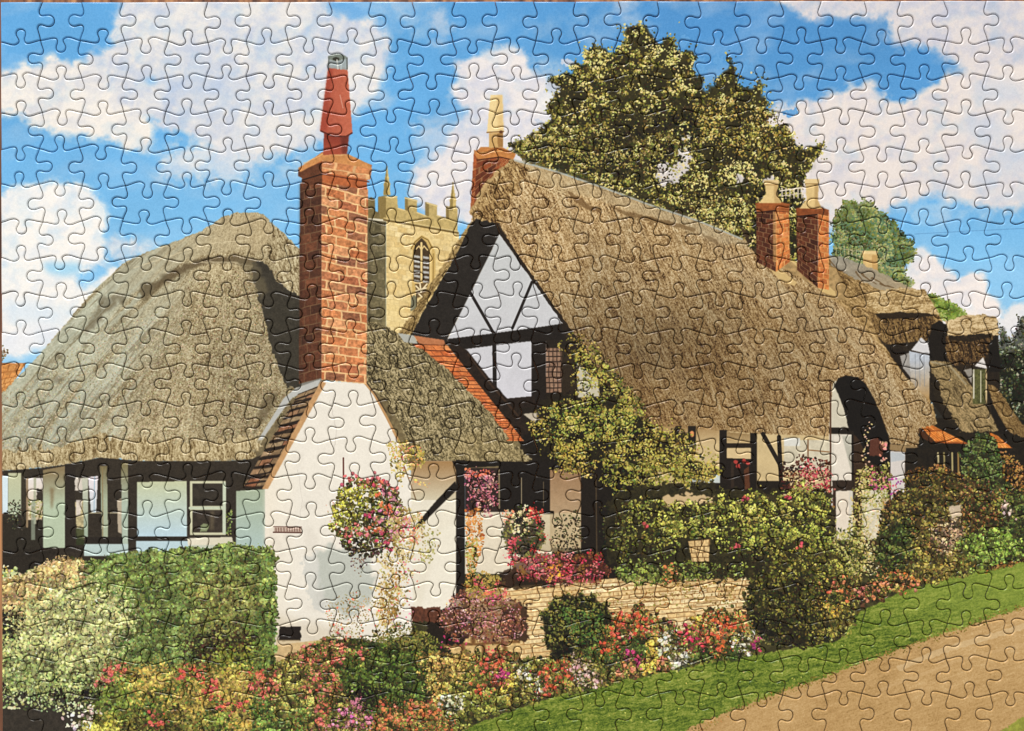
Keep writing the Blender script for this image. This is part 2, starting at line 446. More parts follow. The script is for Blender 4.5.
cloud([(114, 246), (130, 240), (150, 243), (152, 256), (128, 262), (114, 262)], a=.8, s=24, soft=3)
fill([(42, 264), (62, 262), (82, 263), (78, 274), (60, 276), (46, 272)], (150, 208, 240), .8, rough=3, soft=3)
fill([(0, 306), (30, 300), (70, 312), (60, 326), (10, 322)], (214, 228, 240), .7, rough=4, soft=5)
fill([(0, 338), (40, 322), (60, 330), (40, 350), (0, 358)], (228, 232, 240), .6, rough=4, soft=4)

foliage([(690, 200), (760, 190), (770, 250), (740, 250), (690, 226)], [(34, 30, 16), (60, 54, 26), (110, 100, 46)], dens=.3, size=(0, 2), base=(38, 34, 19), rough=2, s=342)
fill([(700, 215), (764, 205), (764, 250), (740, 250)], (42, 37, 22))
# backing colour wherever roofs and walls will stand
fill([(404, 336), (470, 224), (500, 180), (516, 164), (740, 242), (840, 300), (935, 410), (935, 446), (832, 446), (640, 432), (540, 440), (440, 420)], (58, 46, 32))
# ---- trees behind the roofs
TD = [(42, 38, 19), (62, 57, 27), (90, 84, 37), (120, 113, 48), (160, 150, 70), (198, 186, 100), (228, 216, 142)]
_crown = [(508, 152), (520, 138), (540, 130), (552, 120), (542, 108), (552, 96), (547, 78), (566, 70), (586, 58), (584, 46), (598, 44), (610, 52), (622, 44), (622, 30),
          (637, 20), (648, 30), (654, 42), (664, 36), (674, 31), (676, 46), (684, 52), (694, 46), (700, 62), (704, 90), (716, 80), (724, 70), (728, 54), (734, 60), (740, 78), (750, 90), (758, 74),
          (764, 76), (768, 100), (776, 112), (772, 126), (790, 128), (800, 142), (808, 150), (822, 138), (828, 150), (816, 164), (806, 180), (800, 205), (770, 240), (700, 232), (600, 192), (540, 170)]
foliage(_crown, TD, dens=0.5, size=(0, 2), clump=11, base=(54, 49, 26), rough=6, rs=6, s=31, cont=2.6, bias=-.05, jit=.2, gap=.40, gs=12)
foliage(_crown, TD, dens=0.03, size=(0, 2), clump=6, rough=10, rs=9, s=38, cont=2.0, jit=.26)
for _q in [(640, 126, 30, 13), (596, 142, 26, 8), (722, 152, 22, 12), (657, 78, 9, 13), (742, 112, 11, 17), (576, 100, 9, 11), (612, 86, 10, 9), (690, 108, 12, 10), (780, 150, 14, 9), (620, 168, 30, 8), (548, 146, 12, 4), (706, 200, 24, 8)]:
    ell(*_q, (46, 41, 22), .9, rough=5, rs=6, s=44)
    foliage([(_q[0] - _q[2], _q[1] - _q[3]), (_q[0] + _q[2], _q[1] - _q[3]), (_q[0] + _q[2], _q[1] + _q[3]), (_q[0] - _q[2], _q[1] + _q[3])], TD, dens=.10, size=(0, 1), clump=5, rough=4, s=45, bias=-.05, jit=.3)
for _q in [(700, 68, 7, 8), (552, 88, 7, 5), (612, 42, 6, 4), (684, 42, 6, 5), (770, 92, 6, 7), (538, 122, 5, 3), (718, 62, 5, 8), (790, 112, 6, 3), (745, 66, 5, 6), (566, 62, 6, 3)]:
    ell(*_q, (98, 160, 214) if _q[0] > 580 else (200, 208, 222), .95, rough=4, rs=4, s=46 + _q[0] % 7)
for _i in range(90):
    _a = _crown[rng.integers(0, 34)]
    dabs(np.array([_a[0] + rng.normal(0, 4)]), np.array([_a[1] + rng.normal(0, 4)]), rng.integers(1, 4, 1), np.array([TD[rng.integers(1, 6)]], np.float32))
for _p in [[(655, 172), (662, 160), (672, 166), (690, 152), (688, 170), (676, 184), (660, 186)], [(676, 136), (696, 134), (690, 142)], [(676, 150), (690, 148), (692, 158), (682, 160)], [(735, 172), (744, 176), (738, 186)],
           [(762, 182), (772, 176), (776, 186)], [(812, 164), (822, 158), (822, 176), (808, 178)]]:
    fill(_p, (222, 214, 212), .9, rough=3, rs=4, s=32)
foliage([(650, 150), (700, 128), (706, 170), (690, 190), (655, 190)], TD, dens=.16, size=(0, 2), clump=8, rough=3, s=33, cont=2.6)
foliage([(600, 130), (700, 100), (700, 150), (640, 180), (560, 165)], [(24, 22, 14), (40, 36, 20), (80, 70, 36), (150, 138, 76)], dens=.12, size=(1, 3), clump=14, rough=8, s=34, cont=2.4, bias=-.25)
foliage([(690, 95), (770, 105), (800, 145), (770, 165), (700, 140)], [(60, 52, 26), (120, 104, 46), (176, 152, 74), (206, 184, 104)], dens=.16, size=(0, 2), clump=9, rough=5, s=35)
foliage([(540, 128), (600, 120), (640, 170), (560, 165), (512, 152)], [(60, 56, 26), (128, 118, 54), (190, 178, 104)], dens=.2, size=(0, 2), clump=8, rough=4, s=36)
foliage([(675, 190), (740, 195), (760, 215), (755, 235), (700, 228)], [(50, 46, 24), (120, 110, 50), (196, 184, 108), (224, 214, 140)], dens=.3, size=(0, 2), clump=8, rough=3, s=37)
line([(596, 192), (604, 160), (622, 120)], 3.0, (44, 34, 20), .5, w2=1)
line([(660, 205), (655, 180), (640, 150)], 2.6, (44, 34, 20), .45, w2=1)
# lighter tree behind the far chimneys
GT = [(54, 58, 28), (82, 92, 42), (110, 120, 58), (138, 146, 78), (170, 174, 110)]
foliage([(832, 212), (842, 200), (858, 203), (872, 200), (882, 212), (898, 222), (908, 232), (918, 244), (914, 262), (905, 272), (915, 280), (908, 288), (880, 282), (830, 262)],
        GT, dens=.5, size=(0, 2), clump=9, base=(84, 102, 52), basea=.8, rough=5, s=41, cont=2.2)
foliage([(834, 228), (870, 238), (892, 250), (880, 272), (836, 258)], [(40, 48, 26), (70, 82, 42), (120, 120, 80), (186, 178, 140)], dens=.35, size=(0, 1), clump=6, rough=3, s=42)
for _x in range(836, 868, 4): line([(_x, 244), (_x + 1, 258)], .8, (196, 182, 140), .5)
line([(834, 248), (868, 252)], .8, (200, 186, 146), .5)
foliage([(926, 296), (938, 292), (952, 302), (966, 312), (972, 320), (944, 322), (930, 308)], [(80, 98, 40), (112, 136, 52), (146, 164, 76), (180, 190, 110)], dens=.7, size=(0, 2), clump=7, base=(108, 128, 52), rough=3, s=43)
rect(863, 251, 877, 272, (216, 182, 120), var=.06); rect(862, 251, 878, 254, (228, 200, 142)); rect(872, 255, 878, 272, (190, 150, 92), a=.8); rect(863, 260, 873, 261.5, (170, 130, 76), a=.7)

# ---- church tower
bricks([(367, 216), (386, 219), (386, 342), (367, 342)], 18, 3, [(86, 78, 54), (110, 100, 72), (126, 114, 84), (96, 88, 62)], (100, 92, 66), .1, s=51)
rect(367, 222, 371, 342, (64, 58, 42), a=.35, soft=1)
fill([(367, 200), (371, 197), (375, 199), (375, 211), (378, 212), (378, 197), (387, 195), (387, 220), (367, 219)], (116, 102, 66), var=.15)
line([(367, 219), (386, 220.5)], 2.2, (214, 206, 180))
bricks([(386, 219), (459, 232), (459, 348), (386, 336)], 22, 8, [(222, 196, 134), (232, 208, 150), (216, 186, 122), (236, 214, 160)], (214, 188, 128), .09, s=52, var=.07)
fill([(386, 300), (400, 300), (402, 336), (386, 336)], (238, 214, 150), .4, soft=4)
fill([(379, 197), (397, 196), (398, 208), (405, 210), (405, 197), (417, 200), (417, 212), (426, 216), (426, 202), (437, 205), (437, 215), (446, 218), (446, 206), (457.5, 208), (457.5, 232), (386, 219.5), (380, 219)], (190, 166, 106), var=.12, vs=2.5)
for _q in [[(379, 197), (386, 197), (386, 219), (380, 219)], [(405, 197), (408, 198), (408, 211), (405, 210)], [(425, 202), (429, 203), (429, 216), (425, 216)], [(446, 206), (449, 207), (449, 219), (446, 218)]]:
    fill(_q, (120, 100, 58), .8)
for _q in [[(386, 197), (397, 197)], [(405, 198), (417, 201)], [(427, 203), (437, 206)], [(447, 207), (457, 209)], [(398, 208.5), (405, 210.5)], [(417, 212.5), (426, 216)], [(437, 215.5), (446, 218.5)]]:
    line(_q, 1.2, (222, 200, 144), .9)
line([(384, 220), (458, 233)], 1.8, (112, 90, 48), .95); line([(384, 218), (458, 231)], 1.0, (216, 190, 128), .8)
for _x, _y in [(387, 164), (453, 180)]:
    fill([(_x, _y), (_x + 1.6, _y + 13), (_x + 2.4, _y + 14), (_x + 1.9, _y + 16), (_x + 3.4, _y + 20), (_x + 2.8, _y + 24), (_x + 3.6, _y + 31), (_x - 3.6, _y + 31), (_x - 3, _y + 24), (_x - 3.4, _y + 20), (_x - 1.8, _y + 16), (_x - 2.2, _y + 14), (_x - 1.4, _y + 12)], (204, 178, 110), var=.15)
    fill([(_x, _y), (_x - .2, _y + 31), (_x - 3.6, _y + 31), (_x - 3, _y + 22), (_x - 1.8, _y + 14)], (128, 108, 62), .75)
fill([(410, 248), (413, 241), (417, 236.5), (421.5, 234), (426, 236), (431, 241), (434, 248), (435.5, 254), (435, 294), (412, 294), (412.5, 250)], (206, 174, 104))
line([(410, 247), (414, 240), (421.5, 234), (429, 238), (434, 247)], 1.6, (232, 206, 146)); line([(411, 249), (415, 242), (421.5, 236.6), (428, 240), (432, 248)], .9, (126, 100, 54))
fill([(413.5, 250), (416, 243), (421.5, 238), (426, 242), (429, 249), (430, 258), (430, 283), (413.5, 281)], (74, 58, 38))
for _i in range(6):
    _y = 255 + _i * 4.9
    fill([(414, _y), (420, _y + 1), (420, _y + 3.4), (414, _y + 2.2)], (186, 184, 176)); fill([(423, _y + 1), (429, _y + 2), (429, _y + 4.2), (423, _y + 3.4)], (186, 184, 178))
line([(421.4, 243), (421.4, 283)], 2.0, (228, 200, 138)); line([(430.6, 250), (430.6, 288)], 2.2, (222, 192, 126)); line([(433.5, 254), (433, 290)], 1.4, (150, 120, 66), .7)
line([(416, 249), (419, 246), (421.4, 250), (424, 246), (427.5, 250)], 1.2, (222, 194, 134))
fill([(415, 284), (429, 282), (424, 296), (417, 298)], (110, 88, 56))
for _q in [[(416, 286), (421, 291), (427, 284)], [(420, 284), (421, 292)], [(416, 291), (426, 288)], [(419, 294), (422, 297)]]: line(_q, 1.5, (236, 218, 176))
fill([(411, 298), (414, 295), (416.5, 297), (416, 310), (410.5, 311)], (118, 116, 92)); line([(416.5, 294), (416.5, 311)], 1.2, (70, 60, 40))

# ---- far cottages on the right
rect(985, 350, 1040, 470, (34, 34, 22)); rect(880, 418, 1040, 500, (32, 27, 18))
cloud([(1000, 322), (1012, 308), (1040, 296), (1040, 345), (1000, 350)], hi=(232, 230, 230), lo=(218, 222, 230), s=21, rough=2, soft=1)
foliage([(998, 318), (1006, 330), (1010, 345), (1018, 316), (1026, 312), (1040, 320), (1040, 440), (996, 400)], [(20, 22, 14), (34, 38, 22), (54, 58, 34), (96, 100, 66), (170, 174, 150)], dens=.4, size=(0, 2), clump=8, base=(28, 30, 18), basea=.7, rough=4, s=61, bias=-.12)
TH = [(84, 62, 34), (120, 94, 56), (156, 126, 80), (184, 152, 102), (208, 178, 128)]
# roof of the second house
straw([(824, 258), (832, 256), (866, 268), (900, 284), (930, 300), (940, 316), (945, 330), (930, 350), (900, 352), (930, 395), (938, 425), (920, 428), (840, 330)], TH, d=(.75, .62), s=62, cont=1.3, bias=.02)
grad([(829, 254), (846, 258), (880, 272), (912, 288), (925, 300), (905, 296), (880, 290), (850, 276), (832, 266)], (150, 146, 134), (172, 152, 118), (830, 255), (920, 300), .9, rough=1, var=.12)
for _q in [[(828, 259), (838, 270), (846, 272)], [(856, 272), (864, 282)], [(862, 274), (876, 284)], [(872, 278), (886, 286)], [(880, 284), (894, 288)]]: line(_q, 2.0, (96, 72, 44), .7, rough=.6, w2=.8)
straw([(866, 292), (900, 288), (925, 290), (932, 302), (940, 314), (920, 314), (880, 316), (868, 304)], [(130, 104, 64), (170, 140, 92), (200, 172, 122), (216, 192, 146)], d=(1, -.05), s=63, cont=1.6)
for _x in range(872, 932, 7): line([(_x, 304), (_x + 3.5, 297), (_x + 7, 304)], .8, (112, 86, 52), .6)
straw([(868, 312), (900, 318), (940, 315), (938, 324), (929, 340), (918, 346), (904, 350), (888, 347), (876, 336)], [(52, 38, 20), (92, 70, 42), (130, 102, 62), (160, 130, 84)], d=(.3, 1), s=64, cont=1.7)
fill([(874, 314), (900, 312), (925, 313), (938, 315), (920, 317.5), (896, 319), (880, 319)], (40, 30, 18), .95, rough=.6)
fill([(876, 336), (890, 346), (904, 350), (916, 348), (911, 356), (900, 352), (884, 346)], (40, 30, 18), .8, rough=1)
straw([(826, 290), (868, 312), (880, 345), (900, 362), (912, 384), (930, 400), (937, 424), (900, 420), (850, 350)], TH, d=(.62, .78), s=65, cont=1.2)
# dormers
fill([(884, 345), (930, 340), (944, 324), (998, 322), (1002, 440), (960, 440), (930, 400)], (40, 32, 22), var=.2)
fill([(886, 347), (912, 352), (911, 386), (903, 372), (894, 360)], (36, 27, 18), rough=.8)
fill([(900, 356), (911, 352), (911, 378), (903, 368)], (188, 184, 178), .8)
grad([(909, 351), (930, 354), (929.5, 402), (921, 398), (911, 384)], (186, 192, 200), (176, 140, 88), (918, 360), (922, 400), var=.08)
for _x in (915, 919.5, 924): line([(_x, 354), (_x + .6, 386)], .8, (128, 132, 138), .6)
fill([(911, 350), (921.5, 337), (928, 344), (930.5, 355)], (212, 210, 210)); line([(911, 351), (930, 355)], 1.2, (60, 50, 42), .8)
fill([(928, 342), (932, 325), (940, 320), (946, 325), (947, 362), (930, 360)], (30, 24, 17), rough=.5)
straw([(946, 321), (966, 315), (984, 314), (997, 318), (999, 336), (980, 334), (948, 337)], [(130, 104, 66), (176, 148, 102), (208, 182, 136), (222, 198, 154)], d=(1, 0), s=66, cont=1.6)
straw([(945, 336), (968, 338), (992, 334), (992, 350), (982, 361), (970, 366), (955, 366), (946, 356)], [(34, 25, 14), (66, 48, 28), (100, 76, 46), (140, 112, 70)], d=(.3, 1), s=67, cont=1.8)
fill([(948, 335), (970, 338), (992, 333), (992, 337), (970, 342), (950, 340)], (34, 26, 16), .85)
fill([(989, 343), (996, 337), (999, 352), (1001, 372), (989, 372)], (26, 21, 15))
straw([(930, 360), (948, 362), (962, 374), (976, 390), (990, 412), (999, 431), (960, 432), (946, 418), (934, 396)], [(74, 60, 38), (116, 98, 66), (150, 128, 88), (180, 152, 106)], d=(.6, .8), s=68, cont=1.3)
fill([(930, 372), (938, 380), (944, 404), (962, 432), (950, 434), (936, 428), (932, 396)], (34, 27, 17), .92, rough=1.5)
line([(932, 362), (950, 366), (966, 384)], 2, (168, 156, 126), .6)
fill([(958, 364), (974, 366), (974, 388), (966, 378)], (44, 34, 22), .9); fill([(964, 370), (972, 368), (972, 384)], (170, 164, 154), .8)
fill([(975, 366), (983, 357), (987.5, 369)], (222, 216, 210))
rect(973, 369, 987, 404, (86, 86, 50), var=.3, vs=1.6); line([(974, 370), (974, 398)], 1.4, (206, 200, 178)); line([(981, 371), (981, 402)], 1.1, (196, 190, 160), .9); line([(986.5, 370), (986.5, 404)], 1.5, (196, 172, 128))
straw([(988, 384), (996, 386), (1010, 406), (1030, 436), (1022, 438), (1006, 430), (994, 408)], [(92, 70, 40), (130, 104, 64), (166, 136, 90)], d=(.6, .8), s=69)
fill([(989, 396), (998, 414), (1010, 434), (1000, 434), (992, 414)], (28, 22, 14))
OR = [(196, 104, 44), (222, 130, 58), (236, 158, 84)]
bricks([(917, 423), (926, 422), (969, 444), (936, 443)], 3, 8, OR, (150, 80, 36), .16, s=70); bricks([(989, 432), (998, 436), (1018, 453), (1000, 452)], 3, 6, OR, (170, 96, 40), .16, s=71)
fill([(917, 426), (934, 440), (932, 443), (922, 438)], (92, 52, 28), .7)

# ---- the long thatched house on the right
fill([(735, 238), (760, 246), (800, 262), (836, 268), (850, 300), (800, 300)], (168, 138, 92), var=.2)
fill([(560, 330), (640, 420), (660, 430), (660, 470), (540, 470), (540, 400)], (36, 29, 19), var=.2)
fill([(366, 340), (420, 350), (520, 440), (530, 470), (366, 470)], (116, 102, 72), var=.2)
fill([(238, 470), (300, 376), (325, 376), (325, 470)], (120, 106, 78), var=.2)
fill([(-10, 555), (420, 545), (540, 560), (1040, 520), (1040, 640), (700, 680), (440, 760), (-10, 760)], (62, 58, 34), var=.35, vs=4)
TL_ = [(66, 46, 24), (114, 85, 50), (150, 119, 75), (178, 146, 96), (200, 170, 118), (220, 196, 148)]
roof = [(470, 222), (477, 206), (494, 176), (512, 160), (530, 164), (556, 172), (600, 187), (650, 206), (700, 222), (745, 240), (770, 262), (812, 284), (850, 312), (880, 346), (902, 372), (928, 400), (937, 424), (919, 428),
        (919, 447), (890, 444), (886, 440), (868, 400), (858, 380), (846, 376), (838, 384), (830, 437), (760, 436), (700, 429), (655, 425), (640, 420), (600, 378), (563, 322), (532, 280), (498, 222)]
straw(roof, TL_, d=(.42, .9), s=72, cont=1.15, low=.13, lows=60, bias=.07, stip=1.15, fine=1.6, streak=.16, mid=.6, comb=.5)
_sl, _m = pm(roof, 1.0, 3)
_x, _y = XX[_sl], YY[_sl]
_sh = np.clip(((_x - 560) * .35 + (_y - 300)) / 110, 0, 1) * np.clip((_y - 270) / 60, 0, 1) * np.clip(1 - (_x - 700) / 160, 0.25, 1)
put(_sl, _m * _sh, IMG[_sl] * np.array([.82, .78, .72], np.float32), .85)
_t2 = .98 - .16 * np.exp(-((_x - 690) / 120) ** 2 - ((_y - 350) / 70) ** 2) - .10 * np.exp(-((_x - 600) / 50) ** 2 - ((_y - 330) / 60) ** 2) + .06 * np.exp(-((_x - 540) / 60) ** 2 - ((_y - 190) / 40) ** 2) + (fbm(_x / 50, _y / 50, 79, 3) - .5) * .22
put(_sl, _m, IMG[_sl] * _t2[..., None] * np.array([1.0, 1.005, 1.05], np.float32), 1.0)
_st = fbm((_x * .9 - _y * .42) / 7, (_x * .42 + _y * .9) / 60, 75, 3)
put(_sl, _m * np.clip((_st - .56) * 4, 0, 1), IMG[_sl] * np.array([.92, .95, .97], np.float32) + 18, .55)
# ridge
grad([(512, 159), (530, 163), (556, 171), (600, 186), (650, 205), (700, 221), (742, 238), (752, 250), (700, 234), (650, 218), (610, 204), (560, 190), (520, 172)], (200, 178, 134), (176, 164, 134), (520, 165), (740, 240), .55, rough=2.5, soft=1.8, var=.16, vs=2, s=73)
line([(514, 160), (556, 171.5), (600, 186.5), (650, 205), (700, 221.5), (742, 239)], 1.8, (176, 178, 168), .8)
fill([(566, 190), (582, 199), (590, 206), (600, 209), (602, 213), (590, 211), (576, 203)], (112, 84, 52), .8, rough=1)
fill([(606, 205), (630, 212), (660, 219), (696, 228), (694, 231), (656, 223), (628, 216)], (116, 90, 58), .75, rough=1)
fill([(700, 232), (716, 240), (722, 246), (712, 242)], (110, 86, 56), .7, rough=1)
for _q in [[(548, 188), (566, 194)], [(530, 182), (552, 192), (570, 204)], [(560, 200), (548, 212)], [(541, 186), (556, 186)]]: line(_q, .8, (226, 206, 160), .7)
fill([(740, 226), (748, 232), (757, 244), (757, 256), (748, 244)], (58, 44, 28), .9, rough=.6)
for _q, _al in [([(694, 232), (716, 238), (770, 280), (826, 330), (866, 372), (858, 376), (800, 330), (740, 278)], .5), ([(712, 310), (724, 312), (776, 366), (806, 404), (796, 404), (750, 360)], .36), ([(620, 262), (632, 266), (668, 306), (690, 340), (680, 340), (648, 300)], .3),
                [(648, 330), (656, 330), (690, 380), (706, 420), (698, 420), (672, 378)] and ([(648, 330), (656, 330), (690, 380), (706, 420), (698, 420), (672, 378)], .26), ([(812, 290), (826, 296), (880, 356), (916, 420), (906, 424), (866, 360)], .42), ([(560, 200), (572, 204), (596, 240), (610, 270), (600, 270), (580, 240)], .3)]:
    _sl, _m = pm(_q, 2.5, 5, 2.5, 76)
    put(_sl, _m, IMG[_sl] * .72 + np.array([58, 55, 48], np.float32), _al)
for (_a, _b, _w) in [((720, 258), (790, 330), 3), ((762, 268), (838, 340), 4), ((700, 300), (752, 362), 2.5), ((640, 290), (664, 318), 2), ((640, 252), (656, 270), 2), ((800, 296), (862, 352), 5), ((770, 330), (812, 372), 3)]:
    line([_a, _b], _w, (192, 174, 136), .38, rough=1.2)
# gable end: edge of the thatch, deep shade under it
straw([(470, 222), (478, 222), (452, 262), (428, 300), (412, 334), (398, 334), (420, 300), (440, 270)], [(96, 76, 44), (150, 124, 78), (190, 162, 108)], d=(-.55, .83), s=74, cont=1.6)
fill([(471, 224), (476, 219), (490, 221), (497, 224), (499, 234), (471, 292), (448, 338), (452, 346), (430, 341), (411, 335), (426, 306), (450, 266)], (41, 36, 31), rough=.8, var=.1)
WH = (205, 205, 208)
grad([(499.5, 234), (533, 281), (565, 324), (565, 342), (534, 397), (507, 399), (447, 340), (471, 292)], (196, 198, 196), (208, 206, 212), (500, 240), (500, 400), var=.025, vs=12)
line([(470.5, 293), (493.5, 333)], 3.0, (36, 29, 24)); line([(532, 282), (512.5, 328)], 2.8, (36, 29, 24))
fill([(447, 339), (492, 333.5), (540, 327), (566, 323), (566, 341), (532, 341), (497, 345), (466, 349), (452, 349)], (34, 28, 23), var=.1)
line([(494.2, 340), (494.8, 388)], 4.0, (34, 28, 23)); rect(531.5, 338, 546, 412, (35, 28, 22))
fill([(446, 342), (458, 345), (467, 350), (494, 384), (507, 398.5), (534, 396), (537, 410), (523, 414), (538, 428), (548, 446), (522, 446), (500, 418), (478, 386), (456, 357)], (40, 30, 22), var=.2)
line([(468, 354), (492, 386), (520, 418)], 2.0, (74, 54, 38), .6)
fill([(518, 408), (556, 406), (556, 440), (540, 440)], (36, 29, 20)); fill([(523, 414), (550, 411), (552, 420), (540, 427)], (192, 180, 158))
bricks([(546, 346), (562, 346), (562, 393), (546, 393)], 9, 4, [(136, 104, 84), (156, 124, 100), (120, 92, 76)], (52, 38, 30), .2, s=76, off=0)
rect(546, 340, 574, 348, (40, 32, 24)); fill([(576, 362), (598, 378), (600, 398), (578, 398)], (196, 188, 164)); fill([(562, 346), (576, 352), (577, 400), (562, 400)], (48, 38, 26))
line([(499, 230), (533, 279), (566, 325), (602, 378), (638, 424)], 3.2, (38, 29, 20), .95, rough=.8)
fill([(560, 322), (570, 330), (600, 376), (590, 376), (566, 342)], (40, 31, 22), .9)
# hidden under the climbing plant: the dark porch
fill([(520, 440), (548, 410), (600, 398), (640, 422), (656, 426), (660, 470), (660, 585), (500, 585), (500, 505), (520, 462)], (30, 24, 17), rough=1, var=.15)
fill([(540, 400), (604, 396), (640, 424), (600, 440), (540, 440)], (40, 34, 20), .9)
# front wall to the right of the porch
fill([(655, 425.5), (700, 429), (760, 434), (832, 436), (832, 500), (655, 500)], (206, 182, 134), var=.05, vs=10)
grad([(655, 424), (720, 428), (720, 445), (655, 442)], (150, 116, 74), (206, 182, 134), (690, 426), (690, 445), .8, soft=1)
fill([(666, 442), (676, 426), (682, 426), (672, 446)], (42, 34, 24)); rect(688, 426, 696, 450, (36, 29, 21)); ell(692, 434, 2.2, 3, (226, 150, 96))
rect(719.5, 430, 727, 494, (34, 27, 20)); rect(750, 433, 757, 494, (32, 26, 19)); rect(726, 443, 752, 448, (42, 32, 22)); grad([(727, 432), (750, 434), (750, 443), (727, 443)], (140, 112, 74), (190, 164, 118), (738, 432), (738, 443))
rect(726, 458, 751, 494, (34, 26, 20)); fill([(727, 449), (751, 448), (751, 459), (727, 458)], (212, 186, 138))
for _p in [(736, 462), (744, 461), (748, 463), (738, 466)]: ell(*_p, 2.2, 2, (176, 66, 58), rough=.8)
fill([(744, 470), (749, 466), (750, 488), (745, 490)], (104, 62, 38), .8); rect(731, 462, 734, 488, (64, 50, 38), a=.6)
rect(690, 474, 720, 484, (196, 204, 198)); rect(690, 483, 728, 494, (32, 26, 18))
line([(763, 434), (783, 470)], 4.2, (36, 29, 21)); line([(779, 437), (781, 480)], 4.2, (36, 29, 21)); rect(757, 481, 790, 494, (34, 28, 20))
rect(784, 440, 832, 470, (208, 198, 172), var=.08); fill([(784, 438), (800, 438), (800, 446), (784, 446)], (216, 214, 204)); line([(808, 440), (808, 462)], 1.4, (126, 92, 62)); line([(808, 450), (830, 452)], 1.2, (150, 112, 76))
# the arched opening and white panels by the corner
fill([(833, 384), (836, 380), (850, 430), (848, 428), (830, 428), (829, 425)], (206, 198, 176)); fill([(829, 434), (853, 434), (854, 540), (833, 540)], (212, 204, 188)); fill([(853, 434), (892, 444), (906, 447), (906, 545), (853, 545)], (58, 42, 28))
fill([(834, 436), (842, 436), (852, 478), (852, 480), (834, 480)], (226, 216, 200)); grad([(842, 436), (852, 436), (852, 474)], (190, 186, 170), (170, 166, 150), (845, 436), (850, 470))
fill([(834, 386), (838, 378), (846, 375.5), (858, 377), (866, 384), (876, 402), (885, 426), (891, 446), (891, 470), (868, 462), (860, 440), (849, 430), (844, 408), (838, 394)], (24, 19, 14), rough=.5)
fill([(829, 427.5), (850, 428), (852, 434.5), (829, 433)], (34, 27, 20)); line([(830.5, 384), (830.5, 540)], 1.6, (86, 58, 40)); line([(852.6, 432), (852.8, 486)], 2.2, (36, 29, 22)); fill([(832, 480.5), (853, 480), (853, 490.5), (833, 491)], (52, 40, 30), rough=.5)
fill([(833, 491), (836, 490), (836, 542), (833, 542)], (60, 44, 32)); fill([(890.5, 451), (905, 452), (905, 512), (891, 512)], (212, 204, 196)); fill([(890.5, 452), (905, 453), (905, 460), (891, 462)], (186, 190, 192))
fill([(862, 490), (888, 490), (884, 540), (862, 540)], (216, 206, 180), var=.15, vs=2)
fill([(890, 444), (919, 447), (905, 452), (890, 450)], (146, 120, 84)); rect(906, 448, 1030, 500, (34, 28, 19), var=.3, vs=4)
for _x, _c in [(938, (190, 176, 128)), (944, (150, 136, 90)), (952, (178, 164, 112)), (958, (150, 120, 70))]: line([(_x, 453), (_x + .5, 478)], 1.8, _c, .9)
line([(1006, 464), (1006, 502)], 3.4, (176, 160, 106)); ell(1024, 480, 4, 8, (92, 140, 56))
# ---- the two chimneys on the right-hand ridge
BRD = [(76, 40, 26), (98, 54, 34), (62, 33, 22), (118, 66, 40)]; BRL = [(196, 114, 62), (214, 132, 72), (178, 98, 54), (222, 146, 88)]
foliage([(748, 196), (760, 190), (800, 186), (806, 214), (800, 262), (786, 262), (750, 250)], TD, dens=.4, size=(0, 2), clump=8, base=(38, 34, 19), rough=3, s=341, cont=2.2, gap=.4)
fill([(757, 256), (764, 256), (797, 282), (795, 286), (780, 280)], (206, 176, 118), rough=.5); fill([(788, 258), (795, 262), (836, 292), (836, 297), (822, 292)], (208, 178, 118), rough=.5)
bricks([(756.5, 204), (776, 204), (776, 272), (756.5, 262)], 13, 2.5, BRD, (128, 94, 66), .1, s=81); bricks([(775.5, 204), (789, 206), (790, 262), (776, 272)], 13, 1.6, BRL, (216, 158, 96), .1, s=82)
fill([(755, 203), (776, 201), (790, 204), (789, 211), (776, 210), (757, 212)], (150, 84, 44), var=.2); line([(757, 212.5), (776, 210.5)], 1.2, (52, 28, 16)); line([(776, 211), (789, 212)], 1.0, (116, 62, 34))
bricks([(796.5, 210), (818, 209), (818, 288), (797, 270)], 15, 2.5, BRD, (132, 96, 66), .1, s=83); bricks([(818, 209), (829, 212), (829, 290), (818, 288)], 15, 1.4, BRL, (214, 156, 94), .1, s=84)
fill([(796, 208), (818, 206), (829, 210), (828, 216), (817, 214), (797, 216)], (132, 72, 38), var=.2); line([(797, 216.5), (817, 214.5)], 1.2, (50, 27, 16))
rect(773, 212, 777, 262, (224, 176, 112), a=.5)
PT, PTd = (220, 190, 130), (160, 124, 74)
for (_cx, _y0, _y1, _w) in [(771.5, 180, 203, 6.5), (812, 179, 208.5, 6.5)]:
    fill([(_cx - _w, _y0 + 4), (_cx + _w, _y0 + 4), (_cx + _w - .5, _y1 - 8), (_cx + _w + 3.5, _y1), (_cx - _w - 6, _y1), (_cx - _w + 1, _y1 - 9)], PT, var=.06)
    fill([(_cx - _w - 1, _y0), (_cx + _w + 1, _y0), (_cx + _w + 1, _y0 + 4.5), (_cx - _w - 1, _y0 + 4.5)], (226, 198, 142)); line([(_cx - _w, _y0 + 4.8), (_cx + _w, _y0 + 4.8)], 1.0, PTd, .9)
    fill([(_cx + 2.5, _y0 + 5), (_cx + _w, _y0 + 5), (_cx + _w - .5, _y1 - 8), (_cx + _w + 3, _y1), (_cx + 3, _y1)], PTd, .45, soft=.6)
line([(780, 191), (806, 187)], 1.1, (232, 218, 196)); line([(780, 196), (806, 193)], .9, (224, 208, 184), .8)
for _x in range(782, 806, 4): line([(_x, 188), (_x, 198)], 1.0, (230, 216, 194), .9)
rect(765, 176, 779, 181, (186, 156, 104), a=.0)
